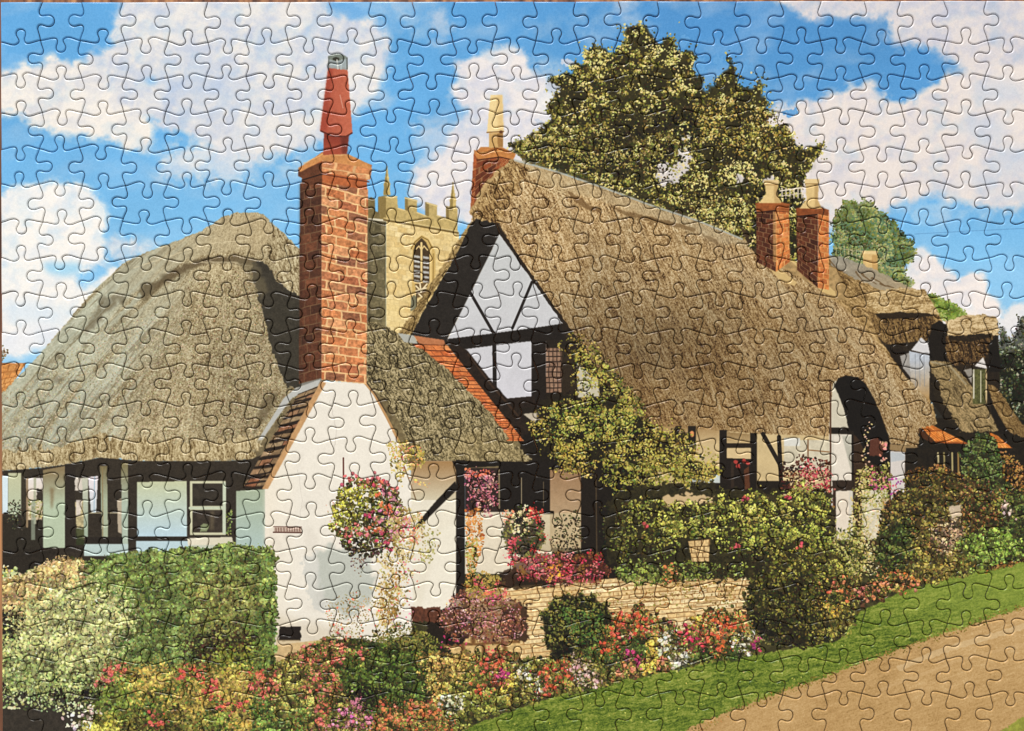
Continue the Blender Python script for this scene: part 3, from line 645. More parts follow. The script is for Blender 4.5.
# ---- chimney with the cream pot behind the gable
bricks([(474, 150), (515, 156), (500, 172), (470, 215)], 9, 4, [(140, 72, 40), (176, 94, 54), (110, 54, 32), (160, 84, 46)], (178, 120, 76), .12, s=85)
bricks([(477, 150), (500, 148), (500, 178), (474, 212)], 9, 2.4, [(112, 56, 34), (150, 78, 44), (86, 44, 28), (164, 90, 52)], (150, 104, 70), .12, s=86)
fill([(474, 153), (481, 147), (502, 147), (516, 154), (513, 160), (500, 157), (478, 160)], (190, 124, 68), var=.15); line([(477, 160), (500, 157), (513, 160)], 1.2, (84, 44, 24)); line([(478, 153), (502, 151)], 1.0, (226, 178, 112), .8)
fill([(470, 212), (478, 192), (494, 173), (512, 160), (520, 164), (502, 184), (488, 206), (482, 222)], (188, 160, 108), .9, rough=1.5, var=.2)
straw([(470, 216), (480, 198), (496, 176), (512, 160), (530, 168), (510, 200), (498, 224)], TL_, d=(.42, .9), s=87, cont=1.5, rough=2)
fill([(490.5, 95), (502.5, 95), (503.5, 131), (487, 132)], (236, 210, 152)); fill([(497, 95), (502.5, 95), (503.5, 131), (498, 131)], (214, 180, 118), .6, soft=1); line([(487, 132.5), (503.5, 131.5)], 1.4, (150, 112, 64)); fill([(489, 133), (503, 132), (503, 147), (489, 148)], (206, 166, 104)); fill([(497, 134), (503, 132), (503, 147), (498, 147)], (140, 96, 52), .7); ell(501, 132, 2, 1.5, (96, 60, 34))
# ---- left cottage: thatch
lr = [(-10, 408), (0, 396), (34, 361), (60, 331), (82, 304), (102, 283), (126, 262), (150, 251), (180, 240), (205, 229), (220, 218), (236, 213), (250, 212), (262, 214), (275, 226), (290, 242), (301, 252), (301, 386), (276, 420), (250, 460),
      (228, 461), (190, 462), (140, 461), (100, 457), (70, 464), (40, 468), (0, 471), (-10, 471)]
bricks([(-10, 363), (26, 363), (8, 392), (-10, 400)], 7, 4, [(214, 150, 86), (230, 170, 104), (200, 132, 70)], (176, 112, 60), .14, s=91)
foliage([(-6, 345), (4, 346), (9, 352), (2, 360), (-6, 360)], [(90, 74, 40), (150, 120, 70), (190, 160, 110)], dens=.6, size=(0, 1), s=92, rough=2)
TG = [(96, 80, 54), (132, 114, 82), (164, 148, 112), (190, 174, 136), (210, 198, 162)]
straw(lr, TG, s=93, polar=(262, 120, 190), cont=1.25, low=.12, lows=40, stip=1.0, bias=.05, mid=.6, fine=1.4, streak=.12)
_sl, _m = pm(lr, 1.2, 3)
_x, _y = XX[_sl], YY[_sl]
# greenish bands on the side that turns away to the left
_cv = _x * .74 + _y * .67 + 18 * np.sin((_y - 200) / 90); _cu = -_x * .67 + _y * .74
_g = np.clip((196 - _x - (_y - 300) * .36) / 95, 0, 1)
_b = .6 * fbm(_cv / 9, _cu / 130, 94, 3) + .4 * fbm(_cv / 3.2, _cu / 60, 97, 2)
_w = np.clip(_g * .9 + (_b - .5) * 2.6 * np.clip(_g * 2.5, 0, 1), 0, 1) * np.clip(1 - (_y - 440) / 30, 0.1, 1)
_c = ramp(np.clip((fbm(_x / 1.8, _y / 1.8, 95, 2) - .5) * .8 + .55 + (_b - .5) * 1.2, 0, 1), [(142, 146, 124), (168, 174, 154), (186, 191, 172), (200, 203, 184)])
put(_sl, _m * _w, _c, .8)
_dk = np.clip((.42 - fbm(_cv / 2.6, _cu / 40, 98, 3)) * 9, 0, 1) * np.clip(_g * 2, 0, 1)
put(_sl, _m * _dk, (112, 98, 70), .5)
_t2 = 1.02 - .15 * np.clip((_x - 170) / 110, 0, 1) * np.clip((_y - 262) / 40, 0, 1) + (fbm(_x / 45, _y / 45, 79, 3) - .5) * .2
put(_sl, _m, IMG[_sl] * _t2[..., None], 1.0)
# ridge cap, its scalloped shadow, dark patches and streaks
grad([(120, 268), (150, 252), (205, 230), (222, 218), (250, 212), (262, 215), (285, 236), (301, 252), (301, 262), (270, 252), (215, 252), (180, 264), (150, 284), (118, 302), (100, 306), (96, 298)], (180, 180, 158), (194, 174, 134), (110, 290), (260, 220), .5, rough=2, var=.12, s=96)
fill([(152, 284), (164, 276), (186, 264), (206, 257), (226, 256), (246, 257), (262, 261), (272, 272), (262, 270), (246, 263), (226, 263), (208, 264), (190, 270), (170, 281), (158, 290)], (92, 78, 56), .8, rough=2, rs=5, soft=.8, s=131)
fill([(96, 312), (104, 300), (112, 294), (120, 294), (116, 304), (104, 314), (96, 326), (86, 336), (84, 330)], (112, 102, 80), .7, rough=2.5, rs=5, soft=1, s=132)
fill([(140, 290), (146, 283), (154, 282), (156, 290), (148, 298), (142, 298)], (98, 86, 64), .8, rough=2.5, rs=4, soft=.8, s=133)
line([(134, 268), (170, 256), (206, 244), (250, 240)], 1.0, (226, 210, 172), .5, rough=.8); line([(190, 262), (230, 262), (262, 268)], 1.6, (210, 196, 160), .5, rough=.8)
for _p in [(148, 288, 7, 5), (104, 302, 5, 6), (122, 300, 4, 5), (164, 276, 4, 3), (60, 358, 4, 5), (58, 380, 4, 3), (40, 402, 4, 3), (85, 345, 3, 3)]: ell(*_p, (104, 94, 72), .6, rough=2.5, soft=.8)
for (_a, _b2) in [((20, 440), (70, 360)), ((44, 450), (92, 372)), ((8, 420), (52, 366)), ((60, 350), (110, 300)), ((92, 342), (140, 296))]: line([_a, _b2], 5, (176, 182, 164), .32, rough=2)
for (_a, _b2) in [((30, 448), (84, 366)), ((14, 446), (50, 392)), ((70, 346), (100, 310))]: line([_a, _b2], 2.2, (110, 98, 70), .35, rough=1.6)
foliage([(190, 280), (298, 262), (300, 400), (230, 455), (190, 400)], [(84, 68, 44), (120, 100, 66), (186, 168, 126), (214, 198, 158)], dens=.22, size=(0, 0), clump=3, rough=4, s=97, jit=.3)
foliage([(0, 400), (100, 330), (190, 300), (200, 455), (0, 466)], [(130, 116, 84), (176, 164, 130), (214, 204, 170)], dens=.2, size=(0, 0), clump=3, rough=4, s=98, jit=.3)
straw([(-10, 455), (40, 448), (100, 436), (180, 442), (250, 436), (262, 444), (250, 459), (190, 463), (140, 462), (100, 458), (60, 466), (-10, 472)], [(110, 90, 58), (158, 138, 98), (192, 174, 132), (216, 200, 160)], d=(.1, 1), s=99, cont=1.6, rough=5, rs=5)
# shadow of the chimney on the thatch
straw([(276, 226), (301, 250), (301, 300), (284, 290), (272, 262), (262, 250)], TG, d=(.3, 1), s=100, cont=1.6)
fill([(250, 261), (262, 262), (272, 271), (278, 283), (290, 291), (301, 297), (301, 388), (286, 388), (272, 350), (263, 315), (254, 282)], (54, 50, 42), .93, rough=2, rs=5, var=.15, s=101)
fill([(236, 259), (256, 262), (268, 290), (262, 300), (250, 280)], (110, 100, 76), .6, rough=2, soft=1)
# lean-to thatch between chimney and gable
LT = [(64, 56, 38), (98, 88, 62), (130, 116, 82), (160, 144, 104), (186, 170, 130)]
straw([(366, 322), (376, 322), (400, 334), (412, 344), (428, 356), (446, 368), (470, 392), (492, 414), (510, 440), (532, 460), (528, 463), (470, 462), (420, 461), (412, 452), (398, 420), (384, 398), (366, 384)], LT, d=(.45, .9), s=102, cont=1.9, low=.15, stip=.9)
line([(420, 461.5), (470, 462), (530, 463)], 2.2, (50, 38, 24), .8, rough=.6); fill([(470, 430), (508, 440), (532, 460), (480, 461), (440, 458)], (190, 166, 112), .3, soft=4)
fill([(398, 333), (414, 335.5), (418, 344), (404, 342)], (176, 176, 166)); fill([(414, 335.5), (444, 340), (446, 346.5), (419, 344)], (182, 116, 78), var=.08)
bricks([(413, 344), (447, 345), (524, 441), (507, 441)], 30, 3.6, [(206, 112, 62), (226, 136, 78), (190, 96, 52), (232, 152, 92)], (112, 58, 34), .2, s=103, mh=.04)
straw([(404, 343), (420, 348), (446, 368), (470, 392), (492, 414), (509, 440), (500, 440), (460, 400), (420, 362)], LT, d=(.45, .9), s=104, cont=1.8)
# ---- left cottage: walls and windows in the shade of the eaves
fill([(-10, 472), (0, 471), (40, 468), (70, 464), (100, 457.5), (140, 461), (228, 461), (252, 459), (268, 452), (268, 552), (-10, 575)], (54, 47, 38), var=.12)
GW, BW = (186, 196, 168), (190, 212, 214)
rect(-6, 476, 8, 514, (214, 230, 236)); line([(2, 476), (2, 512)], 1, (176, 190, 190), .7); grad([(8, 473), (23, 473), (22, 528), (8, 528)], (196, 196, 160), (176, 190, 164), (15, 473), (15, 525)); rect(21, 472, 25, 530, (60, 54, 42))
grad([(26, 478), (43, 478), (42, 520), (27, 520)], (232, 224, 220), (216, 196, 160), (30, 478), (34, 520)); rect(33.5, 478, 36, 524, (176, 176, 150)); rect(26, 478, 28, 528, (150, 128, 98)); rect(36, 490, 44, 500, (60, 52, 44), rough=2)
foliage([(28, 500), (42, 500), (42, 518), (28, 518)], [(70, 74, 40), (130, 130, 70), (210, 196, 150)], dens=.6, size=(0, 2), rough=1, s=105)
fill([(4, 512), (20, 516), (26, 528), (42, 520), (44, 552), (0, 556)], (48, 43, 34), rough=3); foliage([(6, 500), (20, 498), (24, 530), (6, 530)], [(46, 42, 32), (70, 64, 46), (110, 110, 80)], dens=.25, size=(0, 1), rough=3, s=106)
grad([(43, 470), (65, 466), (65, 548), (43, 548)], (136, 118, 86), (182, 196, 168), (50, 470), (52, 505)); fill([(50, 488), (54, 488), (53, 506), (51, 510)], (126, 104, 72), .7, soft=1)
rect(31, 500, 35, 540, (150, 160, 140), a=.7); rect(65, 464, 75, 552, (48, 41, 34))
rect(75, 478, 84, 490, (214, 204, 190), rough=1); fill([(75, 502), (84, 500), (84, 540), (77, 538)], (186, 172, 130), var=.3, vs=2); fill([(76, 500), (82, 500), (80, 516), (76, 516)], (226, 214, 206), .8)
grad([(88, 477), (98, 476), (96, 513), (91, 513)], (232, 222, 226), (206, 214, 216), (90, 477), (92, 513)); line([(94.5, 477), (94, 512)], 1.2, (176, 196, 208)); line([(88, 513), (120, 513)], 1.2, (160, 150, 120), .8)
grad([(82, 478), (88, 478), (88, 537), (84, 537)], (196, 196, 176), (160, 176, 154), (84, 480), (84, 535)); grad([(100, 466), (107, 466), (108, 538), (102, 538)], (120, 108, 76), (168, 178, 152), (103, 466), (104, 500)); line([(102.5, 468), (102.8, 536)], 1, (140, 120, 84), .8)
fill([(117, 500), (122, 498), (122, 534), (118, 532)], (206, 190, 164), .85); grad([(121, 463), (128, 463), (128, 548), (122, 548)], (128, 118, 84), (176, 190, 172), (124, 465), (124, 505)); rect(85, 537, 122, 544, (44, 38, 32)); rect(84, 544, 128, 556, (186, 204, 200)); rect(76, 528, 84, 545, (52, 60, 34), a=.8)
grad([(137, 482), (187, 481), (188, 537), (137, 537)], (196, 200, 164), (188, 212, 222), (160, 482), (160, 535), var=.02); rect(128, 536.5, 190, 541.5, (46, 40, 33)); rect(136, 541, 192, 556, (188, 210, 216))
rect(187, 481, 190.5, 537, (56, 48, 40)); rect(190, 481, 226, 535, (206, 204, 170)); rect(192.5, 483.5, 223.5, 506, (56, 50, 42), var=.2, vs=5); rect(192.5, 510, 223.5, 532.5, (60, 52, 44), var=.2, vs=5); line([(190, 508), (226, 508)], 2.6, (196, 204, 178)); rect(222.5, 482, 226, 534, (198, 206, 182))
fill([(200, 526), (204, 523), (209, 525), (207, 532), (200, 532)], (140, 150, 110), .9, rough=.6); rect(210, 511, 214, 530, (110, 98, 76), a=.6, soft=1)
rect(226, 466, 236, 542, (54, 47, 39)); grad([(236, 491), (267, 489), (267, 556), (236, 556)], (166, 178, 152), (176, 196, 190), (250, 491), (250, 550)); grad([(187, 538), (232, 537), (234, 546), (188, 546)], (230, 222, 200), (212, 206, 180), (190, 538), (230, 546)); rect(190, 545, 240, 556, (196, 200, 180))
foliage([(226, 512), (231, 510), (232, 536), (227, 536)], [(90, 110, 50), (130, 150, 80), (170, 186, 110)], dens=.4, size=(0, 1), rough=1, s=107)
# ---- white chimney breast, its tiled shoulder
fill([(321, 381), (366, 383), (374, 394), (384, 414), (396, 436), (406, 456), (413, 482), (415, 620), (400, 665), (268, 665), (265, 560), (265, 487), (290, 438)], (235, 228, 214), var=.018, vs=9)
grad([(265, 490), (300, 430), (300, 640), (265, 640)], (238, 228, 208), (235, 228, 214), (266, 560), (300, 560), .8, soft=2)
for _i in range(26):
    _x = rng.uniform(272, 405); _y = rng.uniform(400, 640); ell(_x, _y, rng.uniform(2, 7), rng.uniform(3, 12), (206, 198, 184), rng.uniform(.08, .28), rough=3, soft=1.5)
line([(330, 400), (336, 430), (334, 452)], .7, (196, 188, 176), .6, rough=1); line([(298, 470), (302, 500), (300, 520)], .6, (200, 192, 180), .5, rough=1)
fill([(268, 612), (330, 628), (380, 640), (380, 666), (268, 666)], (196, 180, 150), .4, rough=5, soft=4)
fill([(316, 552), (330, 546), (352, 550), (372, 558), (374, 590), (366, 606), (346, 618), (328, 606), (318, 584)], (184, 188, 177), .88, rough=5, rs=4, soft=1.2)
fill([(302, 560), (316, 550), (322, 590), (330, 612), (316, 610), (306, 590)], (196, 198, 192), .55, rough=4, rs=4)
fill([(299, 376), (321, 372), (322, 381), (300, 386)], (126, 124, 116)); fill([(296, 388), (321, 379), (318, 386), (300, 394), (292, 398), (280, 414), (262, 440), (258, 440), (284, 398)], (186, 186, 180))
q_ = [(299, 392), (319, 386), (264, 489), (243, 489)]
bricks([(298, 394), (319, 386), (265, 488), (242, 488)], 12, 2, [(150, 124, 92), (128, 102, 74), (166, 142, 108), (140, 90, 64)], (44, 34, 26), .3, s=110, mh=.05)
for _i in range(11):
    _t = (_i + .5) / 11
    line([(297 - 54 * _t, 398 + 90 * _t), (313 - 50 * _t, 394 + 91 * _t)], 2.0, (40, 31, 25), .85, rough=.5)
fill([(321, 381), (326, 383), (268, 489), (262, 489)], (196, 152, 104), var=.1); line([(365, 383), (374, 394), (386, 416), (398, 440), (408, 458)], 2.4, (190, 146, 96), .95); line([(367, 383), (376, 395), (386, 412)], 1.4, (70, 56, 40), .8)
fill([(264, 398), (280, 392), (270, 412), (262, 424), (250, 440)], (86, 74, 54), .6, rough=2, soft=1)
# ---- main chimney
BL = [(202, 126, 78), (212, 142, 92), (182, 106, 66), (220, 160, 112), (206, 130, 82), (170, 102, 70), (214, 148, 100), (134, 86, 64), (210, 136, 84)]; BD = [(86, 52, 36), (104, 64, 44), (70, 44, 32), (122, 76, 52)]
bricks([(300, 183), (322, 178), (322, 378), (299, 384)], 22, 1.9, BD, (112, 84, 60), .09, s=111, mh=.05)
bricks([(321.5, 176), (368, 189), (366.5, 384), (321.5, 380)], 22, 2.3, BL, (234, 190, 134), .15, s=112, var=.2, mh=.07)
rect(299, 184, 303, 380, (60, 40, 28), a=.35, soft=1)
fill([(298, 170), (322, 152), (372, 165), (370, 178), (367, 181), (367, 190), (322, 182), (302, 186), (302, 178)], (178, 98, 58), var=.16)
fill([(298, 170), (322, 162), (322, 183), (302, 187), (302, 178), (298, 176)], (96, 58, 38), var=.2)
bricks([(322, 160), (372, 168), (370, 180), (322, 172)], 1.6, 2.6, BL, (226, 178, 124), .14, s=113); fill([(298, 168), (323, 152), (348, 154), (371, 165), (371, 169), (323, 160), (300, 172)], (204, 140, 84), var=.15); line([(322, 174), (369, 182)], 1.3, (110, 58, 34)); line([(302, 180), (322, 174)], 1.3, (48, 28, 18)); line([(304, 163), (322, 154), (346, 155)], 1.4, (232, 190, 130), .6, rough=.8)
grad([(324, 133), (349, 134), (347, 154), (323, 155)], (130, 54, 40), (168, 80, 58), (336, 134), (336, 154)); fill([(340, 134), (349, 134), (347, 154), (342, 154)], (96, 44, 34), .7, soft=1)
grad([(328.5, 66), (347.5, 68), (352.5, 133), (346, 137), (330, 136), (320, 131)], (172, 84, 64), (192, 104, 78), (320, 100), (352, 100), var=.05); fill([(328, 68), (333, 68), (327, 132), (320, 130)], (150, 62, 46), .6, soft=1); line([(321, 131), (332, 136), (346, 136.5), (352, 133)], 1.6, (84, 38, 30), .9); line([(340, 95), (343, 108)], .9, (232, 190, 170), .5)
fill([(328, 56), (334, 53.5), (342, 54), (347.5, 57), (347.5, 70), (328, 68)], (150, 160, 160), .92); ell(337, 57.5, 9, 3.4, (112, 120, 108), .9); ell(336, 59, 3.5, 1.8, (52, 50, 40)); line([(337, 60), (338, 69)], 1.1, (206, 208, 200)); line([(329, 57), (328.5, 69)], 1.0, (96, 100, 96)); line([(347, 58), (347.2, 69)], 1.2, (84, 86, 80)); line([(342, 60), (341, 69)], 1.6, (176, 186, 186), .8)
# ---- wall under the lean-to, brace, window
fill([(411, 461), (462, 461), (462, 612), (413, 612)], (230, 222, 202), var=.02, vs=8); grad([(411, 461), (460, 461), (460, 500), (411, 500)], (158, 120, 76), (206, 194, 164), (436, 462), (436, 498), .95)
grad([(440, 530), (462, 520), (462, 612), (420, 612)], (236, 229, 210), (238, 231, 214), (440, 530), (440, 600), .8, soft=2)
rect(456, 460, 465, 600, (33, 27, 22)); fill([(452, 461), (532, 462), (532, 470), (500, 478), (500, 466), (464, 468), (456, 470)], (30, 24, 18)); fill([(455, 481), (458, 489), (438, 508), (418, 529), (412, 534), (413, 528), (436, 501)], (34, 28, 22))
rect(465, 510, 552, 574, (226, 214, 190), var=.04); rect(465, 468, 500, 512, (50, 38, 34), var=.3, vs=2); rect(499, 462, 552, 512, (31, 25, 20)); line([(499, 470), (499.4, 508)], 1.6, (150, 132, 100), .8); line([(521.5, 478), (521.5, 506)], 1.0, (150, 136, 108), .8); line([(543.5, 482), (543.5, 506)], .8, (110, 96, 74), .8)
grad([(550, 470), (581, 468), (582, 548), (550, 548)], (150, 116, 84), (200, 176, 138), (565, 470), (565, 545), var=.05); rect(540, 511, 554, 514.5, (34, 27, 20)); grad([(540, 514), (582, 512), (582, 552), (540, 552)], (206, 190, 150), (180, 160, 120), (560, 514), (560, 550), .6)
rect(581, 455, 600, 580, (33, 26, 19)); line([(596, 474), (597, 575)], 1.4, (104, 86, 60), .5); foliage([(556, 516), (580, 510), (584, 552), (552, 556)], [(36, 32, 22), (60, 54, 34), (96, 88, 56)], dens=.22, size=(0, 2), rough=3, s=120, base=None)
for _q in [[(636, 476), (648, 490)], [(648, 476), (638, 488)], [(641, 492), (650, 482)], [(634, 484), (643, 494)]]: line(_q, 1.2, (176, 156, 96), .9)
# house sign and hanging bracket on the white breast
rect(274, 526.5, 301.5, 532.5, (176, 150, 132), a=.75); line([(273.5, 532.2), (301.5, 532.6)], 1.4, (96, 64, 54)); line([(273.5, 526.5), (301.5, 527)], .8, (120, 90, 80))
for _x in [276, 278.5, 281, 284, 287, 289.5, 292, 294.5, 297, 299.5]: line([(_x, 528), (_x + .2, 531)], 1.0, (110, 74, 64), .8)
line([(343.4, 458), (343.6, 487)], 1.5, (96, 50, 40))
rect(279, 626.5, 301, 641, (36, 28, 22), rough=.8); rect(276, 640, 300, 646, (214, 190, 146), a=.7)
def pk(lst, r, col, dk=.22): return [(x, y, r, col, dk) for x, y in lst]
# ---- garden: grass and path first, planting over it
GP = [(440, 740), (480, 722), (560, 694), (620, 680), (700, 664), (760, 654), (840, 640), (860, 612), (900, 592), (960, 572), (1040, 552), (1040, 760), (440, 760)]
straw(GP, [(60, 78, 25), (84, 103, 34), (108, 126, 45), (132, 144, 59), (154, 160, 78)], d=(1, -.2), s=121, cont=1.2, low=.22, lows=26, stip=.7)
_sl, _m = pm(GP)
_x, _y = XX[_sl], YY[_sl]
put(_sl, _m * np.clip((_x - 840) / 120, 0, 1) * np.clip((640 - _y) / 40, 0, 1), (150, 166, 72), .5)
PTH = [(676, 740), (692, 726), (740, 708), (800, 686), (860, 664), (920, 642), (980, 622), (1040, 602), (1040, 760), (676, 760)]
straw(PTH, [(152, 118, 72), (182, 145, 93), (197, 161, 108), (215, 185, 136)], d=(1, -.35), s=122, cont=.75, mid=.5, streak=.14, low=.2, lows=34, stip=.9, rough=1.6)
line([(900, 668), (950, 648), (1040, 622)], 6, (218, 192, 148), .5, rough=1); line([(880, 690), (960, 660), (1040, 640)], 3, (206, 172, 122), .4, rough=1)
fill([(980, 745), (1004, 728), (1040, 708), (1040, 760), (980, 760)], (146, 148, 62), rough=2, var=.2)
foliage([(676, 736), (740, 704), (860, 660), (980, 618), (1040, 598), (1040, 606), (980, 626), (860, 668), (740, 712), (690, 738)], [(96, 84, 34), (140, 116, 54), (176, 140, 80)], dens=.22, size=(0, 1), rough=1.5, s=123)
blooms([(470, 724), (600, 690), (760, 660), (860, 640), (800, 680), (700, 712), (600, 731)], [(206, 200, 96), (190, 184, 80)], 60, (0, 1))
line([(800, 690), (840, 716), (820, 731)], 3, (176, 136, 86), .25, rough=2)
# dry stone wall
bricks([(470, 590), (765, 566), (768, 640), (470, 668)], 17, 11, [(222, 190, 134), (238, 212, 160), (214, 180, 122), (234, 206, 152), (242, 220, 174)], (176, 134, 84), .2, s=124, mh=.04, var=.14)
for _i in range(80):
    _x = rng.uniform(545, 745); _y = rng.uniform(580, 632) - (_x - 640) * .05; _l = rng.uniform(5, 22)
    line([(_x, _y), (_x + _l * .5, _y - .04 * _l + rng.normal(0, .5)), (_x + _l, _y - .08 * _l)], rng.uniform(.6, 1.3), (120, 84, 46), rng.uniform(.4, .95), rough=.4)
for _i in range(60):
    _x = rng.uniform(545, 745); _y = rng.uniform(580, 632) - (_x - 640) * .05
    line([(_x, _y), (_x + rng.normal(0, .6), _y + 4)], .8, (140, 104, 60), .5)
bricks([(400, 636), (520, 630), (520, 690), (400, 690)], 5, 6, [(206, 172, 112), (220, 188, 130)], (120, 84, 48), .2, s=125)
fill([(428, 612), (466, 606), (480, 622), (462, 644), (428, 646)], (36, 28, 20), rough=2); rect(412, 607, 440, 622, (92, 56, 40), rough=1.5, var=.3, vs=2)
rect(502, 604, 528, 640, (70, 50, 34), rough=4)
fill([(268, 646), (320, 640), (330, 660), (300, 690), (266, 690)], (206, 176, 126), var=.1)
foliage([(560, 590), (640, 584), (740, 574), (740, 600), (560, 620)], [(120, 84, 40), (160, 120, 60), (150, 140, 70)], dens=.10, size=(0, 2), clump=6, rough=4, s=126, gap=.45)
foliage([(640, 580), (745, 572), (745, 620), (720, 620), (690, 590)], [(60, 44, 24), (110, 84, 42), (140, 124, 60)], dens=.12, size=(0, 2), clump=6, rough=5, s=226, gap=.5, gs=5)

G1 = [(34, 36, 18), (58, 62, 28), (92, 96, 42), (132, 132, 60), (174, 168, 86), (206, 196, 118)]     # yellow-green leaves
G2 = [(28, 32, 18), (46, 58, 28), (72, 90, 42), (104, 124, 60), (142, 156, 84)]                        # plain green
G3 = [(26, 24, 14), (48, 44, 22), (84, 76, 36), (130, 116, 54), (178, 160, 76), (206, 186, 96)]       # golden climber
AU = [(40, 28, 16), (76, 54, 26), (122, 86, 40), (160, 112, 56), (186, 140, 80)]                       # autumn leaves
DK = [(18, 16, 10), (32, 30, 17), (54, 54, 28), (88, 88, 46), (140, 136, 74)]
# climber over the gable and the porch
foliage([(556, 346), (574, 336), (596, 346), (612, 372), (634, 392), (628, 414), (606, 412), (596, 430), (570, 440), (552, 420), (566, 400), (572, 374)], G3, dens=.3, size=(0, 2), clump=7, rough=6, s=130, cont=2.2, gap=.46, gs=6)
foliage([(540, 406), (580, 400), (634, 410), (656, 428), (690, 432), (700, 460), (722, 470), (706, 484), (650, 476), (600, 462), (566, 470), (548, 450), (536, 436), (530, 424)], G3, dens=.5, size=(0, 2), clump=8, base=(32, 26, 15), basea=.8, rough=6, s=131, cont=2.1, bias=.1, gap=.43, gs=7)
foliage([(545, 408), (600, 404), (640, 420), (640, 440), (580, 446), (548, 440)], G2, dens=.12, size=(0, 2), clump=7, rough=5, s=231, bias=.15)
foliage([(600, 432), (660, 436), (716, 450), (724, 472), (690, 478), (620, 460)], [(90, 80, 34), (140, 126, 52), (186, 172, 84), (214, 200, 112)], dens=.26, size=(0, 2), clump=6, rough=5, s=132, gap=.42, gs=6)
foliage([(556, 440), (584, 446), (586, 476), (566, 474)], [(120, 100, 40), (186, 160, 70), (214, 190, 96)], dens=.3, size=(0, 2), clump=5, rough=3, s=133)
foliage([(600, 360), (640, 396), (650, 420), (630, 420), (604, 390)], DK, dens=.35, size=(0, 2), clump=6, rough=3, s=134)
foliage([(572, 340), (590, 334), (604, 356), (622, 380), (640, 404), (628, 412), (606, 396), (592, 372)], G3, dens=.3, size=(0, 2), clump=5, rough=4, s=331, gap=.38, gs=5, bias=.05)
foliage([(566, 440), (600, 440), (606, 462), (584, 478), (562, 470)], G3, dens=.28, size=(0, 2), clump=5, rough=5, s=332, gap=.4, gs=5)
foliage([(634, 452), (700, 456), (712, 478), (690, 500), (650, 500), (630, 480)], G3, dens=.4, size=(0, 2), clump=6, rough=6, s=333, gap=.38, gs=5, bias=.05)
foliage([(552, 404), (610, 398), (650, 424), (620, 446), (560, 440)], [(60, 64, 26), (110, 116, 46), (160, 162, 70), (196, 190, 96)], dens=.24, size=(0, 2), clump=6, rough=5, s=334, gap=.36, gs=5)
foliage([(600, 456), (640, 460), (690, 474), (690, 506), (650, 516), (618, 506), (604, 480)], [(60, 62, 28), (104, 106, 44), (150, 146, 62), (190, 180, 86)], dens=.42, size=(0, 2), clump=6, rough=7, s=336, gap=.4, gs=6)
foliage([(534, 432), (552, 424), (566, 452), (580, 474), (560, 478), (544, 456)], G3, dens=.2, size=(0, 2), clump=5, rough=5, s=337, gap=.4, gs=5)
foliage([(572, 352), (600, 350), (636, 398), (650, 424), (616, 420), (586, 396)], [(70, 72, 30), (120, 122, 48), (170, 166, 72), (206, 196, 100)], dens=.22, size=(0, 2), clump=5, rough=5, s=338, gap=.38, gs=5)
for _q in [(574, 438, 9, 5), (604, 446, 12, 5), (640, 424, 8, 5), (556, 426, 5, 6), (620, 432, 6, 4), (588, 418, 7, 4), (596, 456, 10, 4), (660, 446, 6, 4), (566, 396, 8, 4), (634, 458, 8, 5), (690, 466, 7, 3), (610, 404, 6, 5), (546, 446, 8, 4)]:
    ell(*_q, (33, 28, 17), .92, rough=4, rs=5, s=60 + _q[0] % 9)
foliage([(540, 404), (640, 408), (700, 440), (716, 470), (640, 470), (560, 466), (534, 430)], [(90, 88, 36), (140, 136, 54), (186, 176, 78), (214, 202, 104)], dens=.06, size=(0, 2), clump=5, rough=5, s=335, bias=.12)
# shrubs in front of the long house
foliage([(618, 520), (640, 492), (676, 486), (720, 494), (760, 498), (800, 490), (832, 500), (838, 540), (832, 575), (770, 585), (700, 570), (640, 570), (620, 560)], G1, dens=.45, size=(0, 2), clump=9, base=(34, 31, 17), rough=7, s=135, cont=2.3, bias=.02, gap=.42)
foliage([(600, 505), (640, 492), (660, 505), (656, 556), (620, 572), (604, 556)], DK, dens=.2, size=(0, 2), clump=8, rough=5, s=136)
fill([(664, 496), (690, 492), (712, 496), (708, 504), (670, 506)], (214, 186, 140), .8, rough=3); foliage([(660, 492), (716, 490), (716, 508), (660, 510)], G1, dens=.25, size=(0, 2), rough=3, s=139)
for _p in [[(694, 545), (708, 545), (708, 566), (694, 566)], [(690, 556), (700, 556), (700, 566)]]: fill(_p, (206, 176, 126), .8, rough=2)
foliage([(757, 560), (800, 545), (850, 560), (856, 600), (836, 640), (790, 646), (752, 640), (744, 606)], DK, dens=.42, size=(0, 2), clump=10, base=(26, 24, 14), rough=5, s=140, cont=2.2, bias=-.06)
foliage([(765, 545), (830, 548), (858, 575), (840, 600), (800, 580), (760, 580)], G1, dens=.3, size=(0, 2), clump=8, rough=4, s=141)
foliage([(640, 560), (690, 556), (740, 562), (740, 576), (680, 582), (620, 580), (612, 568)], [(48, 54, 26), (84, 94, 42), (122, 128, 60), (160, 156, 80)], dens=.55, size=(0, 2), clump=7, base=(60, 62, 30), rough=3, s=142)
blooms([(660, 562), (690, 560), (690, 576), (664, 578)], [(220, 120, 60), (226, 160, 90)], 40, (0, 2), rough=2)
